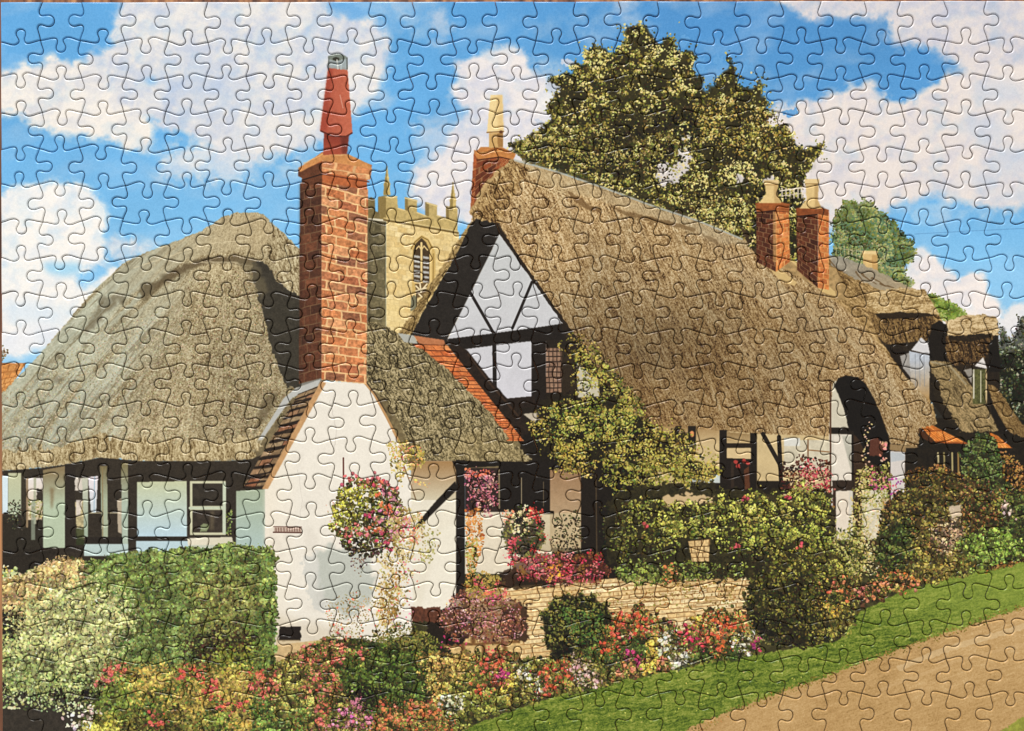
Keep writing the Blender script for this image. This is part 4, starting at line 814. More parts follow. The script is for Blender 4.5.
# flowers by the white panels
foliage([(780, 470), (800, 455), (832, 462), (834, 510), (800, 520), (782, 500)], [(36, 22, 16), (74, 40, 28), (110, 60, 40)], dens=.3, size=(1, 2), rough=3, s=143)
blooms([(796, 470), (808, 458), (820, 466), (830, 468), (828, 490), (800, 492)], [(206, 84, 96), (222, 110, 112), (186, 60, 72), (226, 140, 130)], 190, (0, 2), clump=6, rough=3)
foliage([(862, 470), (890, 462), (892, 492), (878, 510), (860, 500)], G1, dens=.4, size=(0, 2), rough=3, s=144)
blooms([(866, 470), (892, 474), (904, 484), (898, 496), (872, 490)], [(190, 80, 130), (206, 100, 110), (226, 140, 130), (160, 70, 140)], 110, (0, 2), clump=5, rough=2)
fill([(870, 440), (878, 438), (884, 446), (882, 456), (870, 456)], (96, 56, 42), .9, rough=1)
for _i in range(16):
    _y = 422 + _i * 4.2; _x = 868 - _i * .35
    dabs(np.array([_x + rng.normal(0, 1.6), _x + rng.normal(0, 2.2)]), np.array([_y, _y + 2.]), np.array([2 + _i // 6, 3]), np.array([(226, 206, 140), (232, 190, 160)][::1 if _i % 2 else -1], np.float32))
blooms([(880, 440), (888, 444), (888, 462), (880, 460)], [(232, 176, 150), (226, 150, 130)], 14, (2, 4), rough=1)
foliage([(856, 470), (870, 465), (866, 510), (872, 560), (856, 585), (840, 590), (846, 540), (852, 500)], [(90, 84, 40), (140, 132, 62), (190, 176, 96), (226, 206, 150)], dens=.4, size=(0, 2), clump=5, rough=3, s=145)
foliage([(862, 500), (888, 496), (892, 530), (880, 570), (862, 575)], [(150, 140, 80), (190, 176, 110), (226, 210, 170)], dens=.24, size=(0, 2), clump=5, rough=3, s=146)
foliage([(822, 504), (834, 506), (836, 560), (822, 560)], [(150, 110, 60), (206, 180, 126), (230, 206, 160)], dens=.5, size=(0, 2), clump=5, rough=2, s=147)
fill([(836, 492), (849, 491), (848, 535), (842, 540), (837, 538)], (228, 214, 194), .92, rough=.6)
foliage([(832, 530), (862, 528), (866, 570), (840, 580), (830, 570)], G1, dens=.5, size=(0, 2), clump=6, rough=3, s=148, bias=.1)
foliage([(780, 500), (824, 495), (828, 560), (790, 575), (778, 540)], G1, dens=.45, size=(0, 2), clump=8, base=(40, 40, 20), basea=.8, rough=4, s=149, bias=.05)
# right-hand border
foliage([(886, 500), (906, 490), (910, 470), (940, 462), (966, 476), (990, 470), (1000, 450), (1040, 470), (1040, 560), (960, 575), (900, 590), (880, 575), (876, 530)], AU, dens=.42, size=(0, 2), clump=9, base=(36, 28, 16), rough=4, s=150, cont=2.2)
foliage([(880, 520), (910, 515), (912, 560), (896, 575), (876, 560)], G2, dens=.5, size=(0, 2), clump=8, base=(30, 34, 18), rough=3, s=151, bias=-.05)
foliage([(968, 440), (986, 430), (1000, 446), (1004, 480), (1000, 505), (970, 490), (960, 462)], [(36, 42, 22), (66, 80, 40), (100, 116, 60), (140, 152, 88)], dens=.5, size=(0, 2), clump=7, base=(40, 44, 24), rough=4, s=152)
foliage([(960, 476), (990, 480), (1004, 510), (1000, 535), (970, 520)], [(60, 34, 22), (104, 62, 36), (150, 96, 60), (176, 110, 80)], dens=.35, size=(0, 2), clump=6, rough=3, s=153)
fill([(949, 506), (962, 504), (963, 518), (952, 520)], (222, 200, 172), .9, rough=1.2); fill([(940, 534), (946, 532), (947, 544), (941, 544)], (228, 206, 180), .9, rough=.8)
foliage([(936, 506), (964, 515), (966, 545), (940, 545)], [(60, 44, 28), (130, 100, 66), (214, 180, 140), (236, 210, 180)], dens=.28, size=(0, 2), clump=5, rough=3, s=154)
blooms([(1000, 500), (1014, 502), (1016, 512), (1000, 514)], [(232, 210, 200), (226, 180, 160)], 30, (0, 2), rough=1)
foliage([(968, 534), (984, 526), (1010, 526), (1022, 540), (1020, 560), (980, 566), (962, 556)], [(90, 116, 40), (124, 150, 56), (150, 176, 76), (180, 196, 104)], dens=.7, size=(0, 2), clump=6, base=(110, 140, 52), rough=3, s=155)
foliage([(1004, 500), (1040, 490), (1040, 560), (1020, 560), (1010, 530)], G2, dens=.4, size=(0, 2), clump=7, base=(34, 38, 20), basea=.7, rough=3, s=156)
foliage([(900, 560), (960, 552), (990, 566), (940, 580), (900, 590), (880, 580)], [(70, 70, 32), (120, 110, 48), (166, 142, 64), (190, 160, 80)], dens=.5, size=(0, 2), clump=7, rough=3, s=157)
blooms([(870, 575), (905, 568), (922, 582), (900, 590), (872, 596)], [(226, 120, 70), (232, 150, 96), (222, 100, 90)], 190, (0, 2), clump=7, rough=2)
blooms([(838, 580), (870, 590), (862, 602), (836, 604), (824, 590)], [(232, 150, 110), (222, 110, 90), (236, 180, 120)], 130, (0, 2), clump=6)
foliage([(838, 596), (858, 600), (850, 634), (832, 640), (824, 620)], G1, dens=.4, size=(0, 2), rough=3, s=158)
blooms([(818, 604), (846, 604), (846, 618), (826, 620)], [(232, 196, 90), (236, 176, 70)], 90, (0, 2), clump=6)
foliage([(925, 575), (1000, 560), (1000, 568), (930, 584)], [(60, 66, 26), (96, 96, 40), (130, 120, 56)], dens=.3, size=(0, 1), rough=2, s=159)

# ---- hedge and bushes on the left
HG = [(34, 40, 20), (60, 74, 34), (88, 108, 50), (116, 138, 68), (148, 166, 92), (176, 190, 122)]
foliage([(84, 562), (110, 556), (150, 550), (200, 547), (240, 544), (274, 546), (277, 600), (276, 680), (240, 700), (180, 700), (120, 690), (90, 620)], HG, dens=.5, size=(0, 2), clump=9, base=(56, 66, 32), rough=3, s=160, cont=1.7, light=(-.3, -.9))
foliage([(190, 590), (230, 570), (262, 580), (258, 640), (215, 650), (195, 630)], [(50, 38, 20), (92, 68, 34), (136, 102, 54), (170, 136, 80)], dens=.26, size=(0, 2), clump=9, rough=6, s=161)
foliage([(150, 590), (190, 595), (190, 650), (150, 650)], [(44, 44, 24), (84, 84, 40), (130, 110, 60)], dens=.15, size=(0, 2), clump=9, rough=6, s=162)
foliage([(204, 628), (272, 630), (274, 690), (200, 690)], [(26, 26, 16), (44, 46, 24), (76, 84, 40), (120, 130, 60)], dens=.3, size=(0, 2), clump=8, rough=5, s=163, bias=-.1)
foliage([(-10, 575), (20, 566), (60, 572), (110, 585), (140, 600), (132, 650), (110, 690), (60, 702), (-10, 705)], [(40, 38, 28), (80, 92, 52), (130, 148, 84), (170, 186, 120), (204, 214, 152), (226, 230, 184)], dens=.5, size=(0, 3), clump=8, base=(50, 50, 34), rough=4, s=164, cont=2.0, bias=.06, light=(-.3, -.9))
foliage([(-10, 580), (14, 576), (40, 566), (56, 556), (80, 560), (74, 590), (40, 600), (10, 606), (-10, 606)], [(130, 104, 56), (176, 148, 84), (212, 186, 120), (232, 212, 156)], dens=.55, size=(0, 2), clump=7, base=(150, 130, 76), basea=.8, rough=3, s=165)
blooms([(44, 560), (60, 554), (76, 560), (72, 572), (48, 574)], [(232, 196, 150), (226, 180, 130)], 80, (0, 1), rough=2)
fill([(-10, 552), (40, 548), (58, 552), (44, 562), (24, 574), (14, 566), (-10, 575)], (44, 38, 30), rough=3, var=.2); blooms([(-6, 566), (16, 566), (12, 580), (-6, 578)], [(206, 214, 150), (226, 226, 176), (236, 206, 90)], 40, (1, 3), rough=2)
foliage([(-10, 620), (20, 610), (30, 640), (10, 660), (-10, 660)], [(40, 38, 30), (60, 60, 44), (150, 170, 120)], dens=.3, size=(1, 3), clump=7, rough=4, s=166, bias=-.1)
fill([(-10, 700), (30, 690), (60, 696), (96, 690), (104, 700), (80, 716), (72, 760), (-10, 760)], (56, 50, 42), rough=4, var=.2)
foliage([(-10, 680), (60, 684), (110, 680), (100, 712), (40, 712), (-10, 706)], [(60, 60, 44), (120, 140, 80), (180, 194, 130), (220, 224, 176)], dens=.16, size=(1, 3), clump=6, rough=4, s=167)
foliage([(110, 680), (150, 664), (210, 660), (270, 668), (300, 700), (290, 760), (96, 760), (90, 710)], [(50, 46, 26), (96, 92, 44), (146, 132, 62), (190, 166, 82), (206, 186, 110)], dens=.42, size=(0, 2), clump=9, base=(76, 70, 36), rough=4, s=168, cont=2.0)
foliage([(160, 700), (190, 705), (200, 760), (150, 760)], DK, dens=.3, size=(0, 2), clump=7, rough=4, s=169, bias=-.1)
RD = [(214, 84, 76), (222, 104, 90), (200, 66, 62), (228, 130, 110)]
for _p, _n in [([(100, 666), (126, 664), (128, 682), (102, 684)], 55), ([(176, 668), (205, 666), (208, 690), (180, 690)], 60), ([(205, 676), (225, 678), (228, 706), (210, 708)], 60), ([(240, 668), (264, 672), (264, 690), (238, 690)], 60), ([(146, 712), (165, 712), (162, 726), (148, 724)], 24), ([(215, 700), (248, 698), (248, 714), (218, 716)], 40)]:
    blooms(_p, RD, _n, (1, 3), clump=7, rough=2)
blooms([(66, 710), (100, 704), (104, 731), (72, 740)], [(240, 236, 226), (236, 226, 196), (226, 214, 150)], 60, (1, 4), clump=5)
blooms([(100, 722), (114, 722), (112, 734), (100, 734)], [(206, 200, 90), (190, 186, 70)], 16, (2, 4))

# ---- flower bed in front of the chimney breast
foliage([(262, 672), (300, 650), (330, 636), (380, 640), (430, 632), (450, 650), (520, 662), (600, 640), (680, 630), (756, 634), (766, 652), (700, 664), (620, 682), (540, 700), (470, 724), (440, 760), (250, 760)],
        [(32, 30, 17), (56, 58, 28), (88, 92, 42), (126, 126, 58), (166, 156, 78)], dens=.45, size=(0, 2), clump=8, base=(44, 42, 22), rough=4, s=170, cont=2.2)
foliage([(262, 700), (300, 690), (320, 731), (300, 760), (256, 760)], HG, dens=.4, size=(0, 3), clump=8, rough=4, s=171)
foliage([(340, 665), (400, 655), (430, 668), (430, 690), (380, 700), (345, 690)], [(24, 26, 14), (44, 56, 26), (70, 92, 40), (110, 134, 62)], dens=.45, size=(0, 2), clump=8, base=(30, 32, 16), basea=.8, rough=4, s=172)
foliage([(350, 684), (384, 682), (382, 706), (352, 706)], DK, dens=.4, size=(0, 2), base=(24, 20, 12), basea=.8, rough=4, s=173, bias=-.2)
PK = [(226, 130, 150), (214, 100, 130), (236, 160, 170), (206, 84, 110)]
OR_ = [(226, 110, 80), (232, 140, 100), (216, 86, 70), (236, 166, 126)]
WT = [(240, 232, 216), (236, 220, 196), (228, 206, 186)]
MG = [(190, 60, 110), (206, 84, 130), (176, 50, 90)]
YL = [(236, 196, 80), (226, 176, 60)]
for _p, _c, _n in [
    ([(262, 674), (300, 660), (300, 690), (264, 698)], RD, 90), ([(300, 646), (350, 644), (356, 664), (318, 672)], RD, 150), ([(300, 676), (335, 664), (336, 700), (306, 706)], RD, 150),
    ([(270, 680), (300, 700), (290, 716), (262, 712)], RD, 70), ([(330, 632), (346, 628), (350, 650), (334, 652)], RD, 40), ([(318, 700), (334, 704), (330, 731), (316, 731)], RD, 60), ([(346, 650), (366, 646), (368, 660), (350, 662)], RD, 50),
    ([(340, 706), (362, 700), (372, 714), (370, 728), (346, 726)], PK, 130), ([(376, 700), (404, 698), (414, 716), (400, 728), (378, 726)], OR_, 120), ([(404, 702), (428, 704), (428, 722), (410, 724)], OR_ + PK, 110),
    ([(428, 700), (442, 694), (448, 716), (430, 722)], OR_, 60), ([(440, 696), (462, 692), (466, 710), (446, 716)], WT, 60), ([(430, 660), (480, 652), (500, 668), (470, 684), (436, 680)], OR_ + YL, 110), ([(476, 656), (506, 652), (508, 690), (480, 692)], OR_ + PK + RD, 120),
    ([(484, 648), (500, 650), (500, 664), (486, 664)], RD, 40), ([(500, 670), (512, 676), (516, 694), (502, 692)], MG + YL, 40), ([(520, 668), (540, 666), (540, 688), (522, 690)], WT + OR_, 60), ([(536, 668), (570, 666), (572, 690), (540, 692)], OR_ + RD, 150),
    ([(566, 666), (598, 668), (600, 684), (572, 688)], WT + PK, 80), ([(600, 636), (640, 620), (660, 630), (664, 650), (626, 664), (604, 650)], RD + OR_ + MG, 170), ([(620, 650), (662, 644), (668, 668), (630, 680)], OR_ + MG + YL, 120), ([(660, 648), (684, 646), (684, 664), (664, 668)], WT, 60),
    ([(676, 632), (712, 618), (730, 624), (728, 650), (690, 652)], RD + OR_ + MG, 170), ([(706, 612), (746, 614), (740, 648), (712, 648)], RD + OR_, 150), ([(734, 636), (752, 638), (752, 654), (736, 654)], WT, 40), ([(748, 640), (762, 640), (762, 654), (750, 654)], MG, 24),
    ([(640, 622), (690, 616), (700, 634), (650, 640)], OR_ + YL, 60), ([(612, 618), (640, 616), (640, 640), (614, 640)], RD, 60)]:
    blooms(_p, _c, _n, (0, 2), clump=7, rough=2, dark=.12)
# low pink bush, dark bush and roses before the stone wall
foliage([(446, 600), (470, 586), (500, 590), (522, 604), (524, 630), (508, 644), (460, 642), (440, 630)], [(50, 30, 24), (96, 60, 46), (150, 96, 70)], dens=.4, size=(0, 2), base=(110, 74, 60), basea=.6, rough=6, s=175)
blooms([(446, 602), (470, 590), (500, 590), (520, 604), (524, 634), (500, 642), (460, 636), (440, 622)], [(224, 150, 156), (210, 126, 140), (238, 182, 176), (228, 150, 120), (234, 190, 130), (160, 138, 76), (120, 70, 60)], 820, (0, 1), clump=6, rough=5, dark=.2)
foliage([(538, 612), (556, 596), (590, 592), (612, 606), (618, 640), (600, 664), (566, 666), (545, 650)], [(26, 24, 14), (46, 46, 22), (78, 80, 36), (120, 118, 54), (160, 150, 76)], dens=.42, size=(0, 2), clump=7, base=(32, 30, 16), rough=4, s=176, cont=2.2)
foliage([(560, 610), (600, 606), (604, 640), (574, 644)], [(40, 50, 24), (70, 92, 42), (110, 136, 66)], dens=.25, size=(1, 2), clump=6, rough=4, s=177)
foliage([(548, 645), (575, 640), (575, 664), (552, 664)], DK, dens=.35, size=(0, 2), base=(20, 18, 11), basea=.8, rough=3, s=178, bias=-.2)
fill([(500, 574), (520, 570), (560, 580), (556, 586), (510, 590)], (46, 34, 22), .8, rough=2)
foliage([(508, 556), (540, 552), (600, 552), (612, 570), (596, 584), (550, 586), (514, 580)], [(60, 30, 26), (110, 60, 44), (140, 100, 50)], dens=.35, size=(0, 2), base=(80, 44, 34), basea=.7, rough=3, s=179)
blooms([(508, 556), (530, 550), (560, 556), (590, 548), (608, 560), (606, 578), (560, 584), (514, 578)], [(214, 80, 96), (226, 110, 120), (200, 60, 80), (232, 140, 130)], 520, (0, 2), clump=7, rough=3, dark=.15)
blooms([(545, 562), (560, 560), (560, 584), (546, 584)], [(226, 176, 70), (232, 150, 60)], 50, (0, 2), clump=5)
# tub of white and red flowers by the window
foliage([(506, 512), (524, 504), (542, 512), (548, 540), (536, 558), (508, 556), (502, 534)], DK, dens=.4, size=(0, 2), base=(40, 30, 20), basea=.8, rough=3, s=180)
blooms([(506, 512), (522, 506), (534, 512), (530, 534), (508, 532)], [(240, 232, 190), (236, 220, 160), (226, 200, 150)], 90, (1, 3), clump=4)
blooms([(528, 506), (540, 510), (548, 530), (544, 556), (534, 556), (532, 530)], [(206, 70, 66), (222, 100, 90), (190, 56, 56)], 120, (0, 2), clump=6); blooms([(502, 534), (516, 536), (520, 558), (504, 558)], [(206, 80, 90), (226, 120, 120)], 80, (0, 2), clump=6)
blooms([(502, 510), (514, 510), (512, 522), (502, 522)], [(232, 140, 100)], 24, (0, 2))
# hanging flowers beside the post
blooms([(465, 470), (496, 472), (498, 500), (490, 514), (468, 512)], [(228, 130, 140), (238, 160, 162), (206, 110, 136), (240, 180, 160), (120, 60, 60)], 480, (0, 2), clump=6, rough=2, dark=.25); blooms([(465, 469), (490, 469), (488, 476), (466, 478)], [(236, 110, 96), (232, 130, 90)], 60, (0, 2))
foliage([(466, 510), (480, 508), (484, 540), (474, 580), (466, 590)], [(150, 84, 36), (206, 130, 60), (226, 160, 90)], dens=.5, size=(0, 2), rough=2, s=181); foliage([(466, 540), (478, 536), (476, 590), (466, 592)], G1, dens=.4, size=(0, 2), rough=2, s=182)
foliage([(462, 586), (480, 570), (506, 578), (504, 596), (470, 600)], [(110, 90, 40), (170, 140, 70), (206, 176, 90)], dens=.4, size=(0, 2), rough=3, s=183); blooms([(470, 580), (505, 580), (508, 600), (476, 600)], [(232, 130, 90), (226, 100, 100), (206, 80, 120)], 110, (0, 2), clump=5)
fill([(505, 570), (515, 568), (520, 578), (508, 590), (500, 586)], (58, 40, 28), .8, rough=2)
# hanging basket on the chimney breast
BK = (pk([(340, 500), (346, 512), (352, 496), (362, 492), (338, 518), (372, 496), (350, 520)], 6, (196, 190, 76), .14) + pk([(366, 504), (360, 514), (376, 508)], 6, (150, 150, 62), .4) + pk([(352, 482), (366, 480), (382, 484), (350, 536), (358, 530), (368, 536), (346, 526)], 4, (228, 110, 110), .1)
    + pk([(388, 494), (394, 504), (398, 516), (392, 530), (384, 520)], 5, (226, 136, 160), .1) + pk([(378, 498), (386, 508), (374, 528)], 4, (226, 120, 80), .14) + pk([(362, 524), (366, 546), (354, 548), (376, 544), (348, 552)], 5, (78, 50, 52), .5) + pk([(372, 518), (380, 534), (388, 542)], 4, (206, 80, 100), .15) + pk([(402, 524), (398, 536), (410, 520)], 4, (232, 180, 160), .15))
garden([(334, 508), (338, 492), (348, 484), (364, 478), (384, 480), (398, 494), (404, 514), (402, 534), (392, 548), (372, 558), (352, 556), (340, 542), (332, 526)], BK, dens=.6, s=301, rough=5, rs=5, gap=.4, gs=5, ub=.4, hi=1.15, size=(0, 3))
heads(BK, 4, 1.5); heads(pk([(346, 478), (358, 474), (372, 476), (388, 484), (380, 478), (396, 492)], 4, (230, 118, 120)), 2, 1.3)
blooms([(338, 540), (390, 540), (374, 566), (352, 566)], [(86, 60, 62), (120, 84, 80), (60, 42, 40)], 90, (0, 1), rough=4); blooms([(354, 556), (364, 556), (362, 578), (356, 576)], [(110, 90, 60), (150, 120, 80)], 26, (0, 0)); blooms([(326, 500), (336, 500), (336, 530), (328, 530)], [(150, 140, 80), (206, 130, 110)], 16, (0, 0))
# climber down the corner of the breast
CL = [(120, 96, 50), (166, 140, 76), (200, 178, 108), (226, 206, 150)]
foliage([(388, 444), (402, 438), (420, 446), (428, 464), (410, 470), (400, 486), (392, 470)], [(90, 76, 34), (150, 130, 56), (206, 186, 90), (226, 200, 120)], dens=.42, size=(0, 2), clump=5, rough=3, s=187); blooms([(390, 440), (424, 446), (420, 466), (396, 470)], [(226, 150, 96), (232, 176, 140), (214, 110, 96)], 60, (0, 2)); blooms([(410, 478), (430, 480), (428, 488), (412, 486)], [(226, 196, 110), (226, 160, 120)], 24, (0, 2))
line([(404, 466), (412, 488), (416, 500)], 1.2, (110, 84, 56), .8)
foliage([(388, 520), (404, 506), (424, 516), (424, 536), (410, 560), (396, 556)], CL, dens=.4, size=(0, 2), clump=5, rough=3, s=188); blooms([(386, 506), (420, 512), (420, 540), (392, 544)], PK + OR_, 110, (0, 2), clump=5)
foliage([(382, 556), (404, 548), (412, 580), (402, 612), (390, 636), (376, 640), (372, 600)], [(96, 76, 40), (150, 124, 66), (196, 172, 98), (226, 206, 150)], dens=.5, size=(0, 2), clump=5, rough=5, s=189, jit=.3, gap=.38, gs=5); foliage([(380, 590), (400, 570), (396, 620), (382, 630)], [(110, 80, 40), (150, 116, 60), (190, 150, 80)], dens=.3, size=(0, 2), rough=3, s=190)
foliage([(420, 520), (438, 530), (434, 560), (420, 566)], [(150, 140, 80), (190, 180, 110)], dens=.2, size=(0, 2), rough=3, s=191); foliage([(326, 600), (352, 590), (372, 600), (362, 640), (330, 640)], [(90, 80, 50), (150, 130, 84), (190, 170, 120)], dens=.2, size=(0, 1), clump=5, rough=4, s=192)
blooms([(326, 610), (356, 590), (384, 610), (372, 640), (330, 636)], OR_, 40, (0, 2)); blooms([(394, 560), (420, 556), (420, 620), (392, 630)], OR_ + PK, 50, (0, 2))
foliage([(365, 636), (410, 620), (430, 640), (420, 660), (372, 660)], [(46, 44, 24), (90, 90, 44), (140, 130, 66)], dens=.4, size=(0, 2), rough=4, s=193)
blooms([(438, 636), (470, 640), (460, 650), (436, 650)], MG, 14, (1, 2))


# ---- the mixed beds, laid over the first planting
YG, PG, HGc, GOc, REc, SAc, ORc, PKc, MGc, WTc, YEc, OLc, BRc, DGc, BKc, TNc, CRc = ((158, 152, 72), (212, 212, 140), (112, 146, 72), (206, 178, 90), (222, 104, 88), (230, 122, 102), (232, 128, 82), (228, 136, 160), (200, 70, 120),
    (246, 234, 206), (238, 200, 88), (132, 126, 60), (118, 88, 48), (82, 102, 46), (34, 30, 20), (212, 178, 122), (230, 196, 130))
LEFT = (pk([(10, 590), (25, 586), (40, 577), (55, 568), (66, 563), (72, 572), (14, 602), (34, 592)], 7, CRc, .12) + pk([(30, 608), (50, 598), (72, 602), (92, 597), (112, 602), (42, 626), (62, 626), (82, 622), (102, 626), (122, 626), (20, 640), (46, 650), (70, 650), (96, 650)], 9, PG, .16)
    + pk([(20, 668), (50, 675), (80, 680), (104, 668), (8, 650), (30, 690)], 9, (180, 192, 118), .34) + pk([(8, 615), (10, 630), (4, 700), (60, 698), (90, 690)], 5, BKc, .6)
    + pk([(100, 576), (130, 566), (150, 572), (172, 562), (200, 560), (232, 556), (262, 560)], 11, (140, 160, 86), .12) + pk([(142, 596), (162, 590), (152, 612), (180, 612), (136, 642), (156, 640), (180, 640)], 10, (130, 148, 80), .2)
    + pk([(200, 590), (222, 580), (242, 590), (212, 612), (232, 622), (252, 604), (200, 628)], 8, (140, 142, 78), .24) + pk([(216, 642), (242, 645), (196, 646)], 6, (70, 58, 34), .5) + pk([(226, 656), (250, 654)], 6, (150, 156, 66), .2) + pk([(266, 630), (268, 600), (264, 580), (262, 660)], 7, (124, 146, 72), .24)
    + pk([(110, 672), (118, 668), (106, 680)], 4, SAc, .08) + pk([(180, 674), (196, 672), (212, 684), (256, 676), (222, 706), (240, 706), (152, 716), (158, 722), (262, 690), (208, 694)], 4, REc, .08) + pk([(150, 682), (166, 690), (186, 702), (202, 706), (236, 690), (246, 716), (138, 688), (226, 692)], 8, GOc, .14)
    + pk([(130, 700), (150, 704), (176, 690), (216, 718), (122, 690), (110, 700)], 8, (122, 138, 62), .3) + pk([(180, 718), (190, 726), (140, 726)], 7, OLc, .55) + pk([(84, 716), (90, 710), (74, 726)], 4, WTc, .2) + pk([(104, 728), (110, 722)], 4, (206, 200, 90), .1))
garden([(-8, 588), (30, 578), (56, 560), (76, 558), (90, 564), (150, 552), (240, 546), (274, 548), (276, 650), (268, 760), (70, 760), (90, 700), (40, 694), (-8, 690)], LEFT, dens=.62, s=201, rough=5, light=(-.3, -.9), mix=1.6, gap=.36, gs=5, size=(1, 4), ub=.6, hi=1.2, clump=7, lmp=.42)
heads([q for q in LEFT if q[3] in (SAc, REc)], 5, 2.0); heads([q for q in LEFT if q[3] == WTc], 4)
BED = (pk([(256, 682), (276, 682), (266, 694), (300, 656), (312, 664), (318, 686), (328, 676), (342, 650), (334, 658), (360, 654), (306, 690), (326, 692), (320, 708), (318, 722)], 5, SAc, .1) + pk([(290, 690), (286, 702), (306, 706), (280, 712), (296, 676)], 7, (160, 152, 76), .2) + pk([(266, 716), (282, 726), (300, 716), (258, 706)], 7, (108, 136, 62), .25)
    + pk([(332, 702), (312, 726), (336, 720), (296, 722)], 6, BRc, .35) + pk([(352, 664), (366, 676), (382, 670), (386, 686), (402, 666), (406, 682), (420, 676), (372, 646)], 8, (90, 108, 46), .4) + pk([(362, 696), (376, 694)], 5, BKc, .7) + pk([(346, 712), (356, 706), (350, 722), (366, 718), (332, 728)], 4.5, PKc, .1)
    + pk([(384, 706), (392, 718), (380, 726), (402, 722), (410, 706), (426, 712), (436, 712)], 5, ORc, .15) + pk([(400, 696), (416, 692), (392, 696), (372, 704)], 5, DGc, .4) + pk([(450, 700), (458, 704), (446, 708)], 4, WTc, .08) + pk([(430, 666), (442, 670), (452, 676), (462, 666), (436, 684)], 6, (210, 172, 92), .2)
    + pk([(490, 656), (486, 666), (496, 680), (480, 690), (500, 664)], 5, (222, 104, 76), .14) + pk([(506, 690), (510, 682)], 4, YEc, .2) + pk([(502, 676)], 4, MGc, .1) + pk([(470, 690), (456, 686), (474, 674), (466, 702), (492, 700)], 6, (134, 136, 62), .3)
    + pk([(526, 672), (540, 684)], 5, WTc, .25) + pk([(546, 674), (556, 680), (564, 670), (546, 688)], 5, (222, 96, 70), .12) + pk([(586, 674), (594, 680), (576, 668)], 4.5, (236, 196, 180), .1) + pk([(532, 664), (612, 676), (522, 694), (604, 664), (562, 690)], 6, OLc, .35)
    + pk([(610, 626), (624, 618), (640, 616), (650, 626), (606, 646), (620, 640), (634, 628)], 5, (222, 98, 70), .12) + pk([(626, 646), (640, 650), (598, 652), (612, 660)], 5, DGc, .4) + pk([(628, 654), (640, 662)], 3.5, MGc, .08) + pk([(654, 656), (646, 664), (690, 618), (652, 644)], 3.5, YEc, .1)
    + pk([(666, 650), (676, 660), (668, 640), (684, 656)], 4, WTc, .1) + pk([(630, 668), (662, 664), (618, 672)], 4.5, (236, 150, 104), .1) + pk([(690, 640), (700, 644), (684, 632)], 4.5, (214, 74, 90), .1) + pk([(716, 620), (726, 630), (720, 646), (712, 636), (734, 624)], 5, (228, 104, 66), .1)
    + pk([(740, 640), (748, 650)], 4, WTc, .12) + pk([(704, 656), (730, 652)], 5, DGc, .35) + pk([(757, 648)], 3, MGc, .1))
garden([(252, 690), (270, 668), (300, 648), (334, 640), (372, 640), (400, 650), (430, 656), (470, 652), (500, 648), (520, 660), (556, 660), (598, 640), (612, 618), (640, 606), (664, 618), (684, 628), (700, 612), (726, 606), (750, 618), (764, 640), (762, 654), (700, 663), (620, 681), (540, 700), (470, 722), (430, 760), (250, 760)],
       BED, dens=.62, s=202, rough=5, size=(1, 3), mix=1.15, gap=.35, gs=6, ub=.58, hi=1.22)
heads(BED, 5)
MID = (pk([(606, 520), (620, 505), (640, 540), (604, 550), (622, 530)], 9, (122, 122, 56), .35) + pk([(650, 520), (680, 515), (700, 510), (720, 500), (745, 500), (770, 505), (800, 500), (820, 510)], 10, (172, 170, 78), .16) + pk([(700, 530), (730, 530), (760, 530), (790, 530), (815, 535)], 10, (146, 150, 66), .2)
    + pk([(710, 525), (750, 515), (790, 515)], 6, (206, 188, 96), .12) + pk([(640, 552), (700, 548), (720, 572), (760, 560)], 7, (60, 54, 30), .55) + pk([(776, 552), (800, 552), (824, 566), (842, 560)], 9, (146, 140, 62), .25) + pk([(626, 572), (650, 566), (690, 566), (712, 572), (735, 570)], 7, (134, 146, 68), .2)
    + pk([(672, 571)], 4, ORc, .1) + pk([(770, 585), (790, 600), (810, 590), (780, 625), (810, 625), (760, 605), (800, 640), (830, 600)], 9, (110, 106, 46), .55) + pk([(776, 640), (760, 632), (800, 636), (784, 628), (768, 618)], 8, (44, 42, 22), .6) + pk([(644, 526), (735, 545), (790, 498), (800, 545), (745, 498)], 2, (214, 96, 92), .1)
    + pk([(826, 606), (836, 612), (820, 600)], 4, (232, 186, 88), .1) + pk([(820, 626), (836, 630), (846, 618), (850, 604)], 6, (156, 146, 68), .25) + pk([(830, 590), (850, 594), (842, 584)], 5, (230, 134, 86), .12))
fill([(606, 500), (640, 486), (690, 484), (760, 492), (832, 492), (836, 560), (760, 580), (640, 576), (606, 560)], (46, 41, 23), .92, rough=6, rs=8, var=.4)
fill([(662, 497), (684, 494), (712, 496), (712, 502), (690, 503), (664, 506)], (220, 190, 142), .9, rough=2.5, rs=4)
bricks([(688, 541), (710, 539), (709, 562), (692, 562)], 4, 3, [(222, 190, 134), (206, 172, 116)], (120, 88, 52), .14, s=232)
garden([(608, 546), (618, 512), (640, 494), (660, 498), (680, 520), (676, 552), (650, 566), (620, 566)], MID, dens=.5, s=203, rough=6, gap=.42, gs=5, under=False)
garden([(664, 520), (676, 502), (704, 504), (722, 490), (738, 498), (756, 488), (776, 500), (800, 482), (816, 494), (830, 498), (832, 545), (806, 556), (776, 548), (752, 566), (728, 552), (708, 540), (684, 540), (668, 536)], MID, dens=.66, s=207, rough=7, gap=.35, gs=6, under=False, hi=1.1)
garden([(612, 572), (640, 562), (664, 566), (690, 560), (722, 566), (742, 564), (744, 576), (690, 580), (640, 586)], MID, dens=.62, s=205, rough=4, gap=.36, under=False)
garden([(752, 572), (776, 552), (800, 556), (830, 548), (850, 566), (862, 590), (858, 612), (846, 634), (812, 646), (770, 644), (750, 622), (744, 600)], MID, dens=.5, s=206, rough=6, gap=.46)
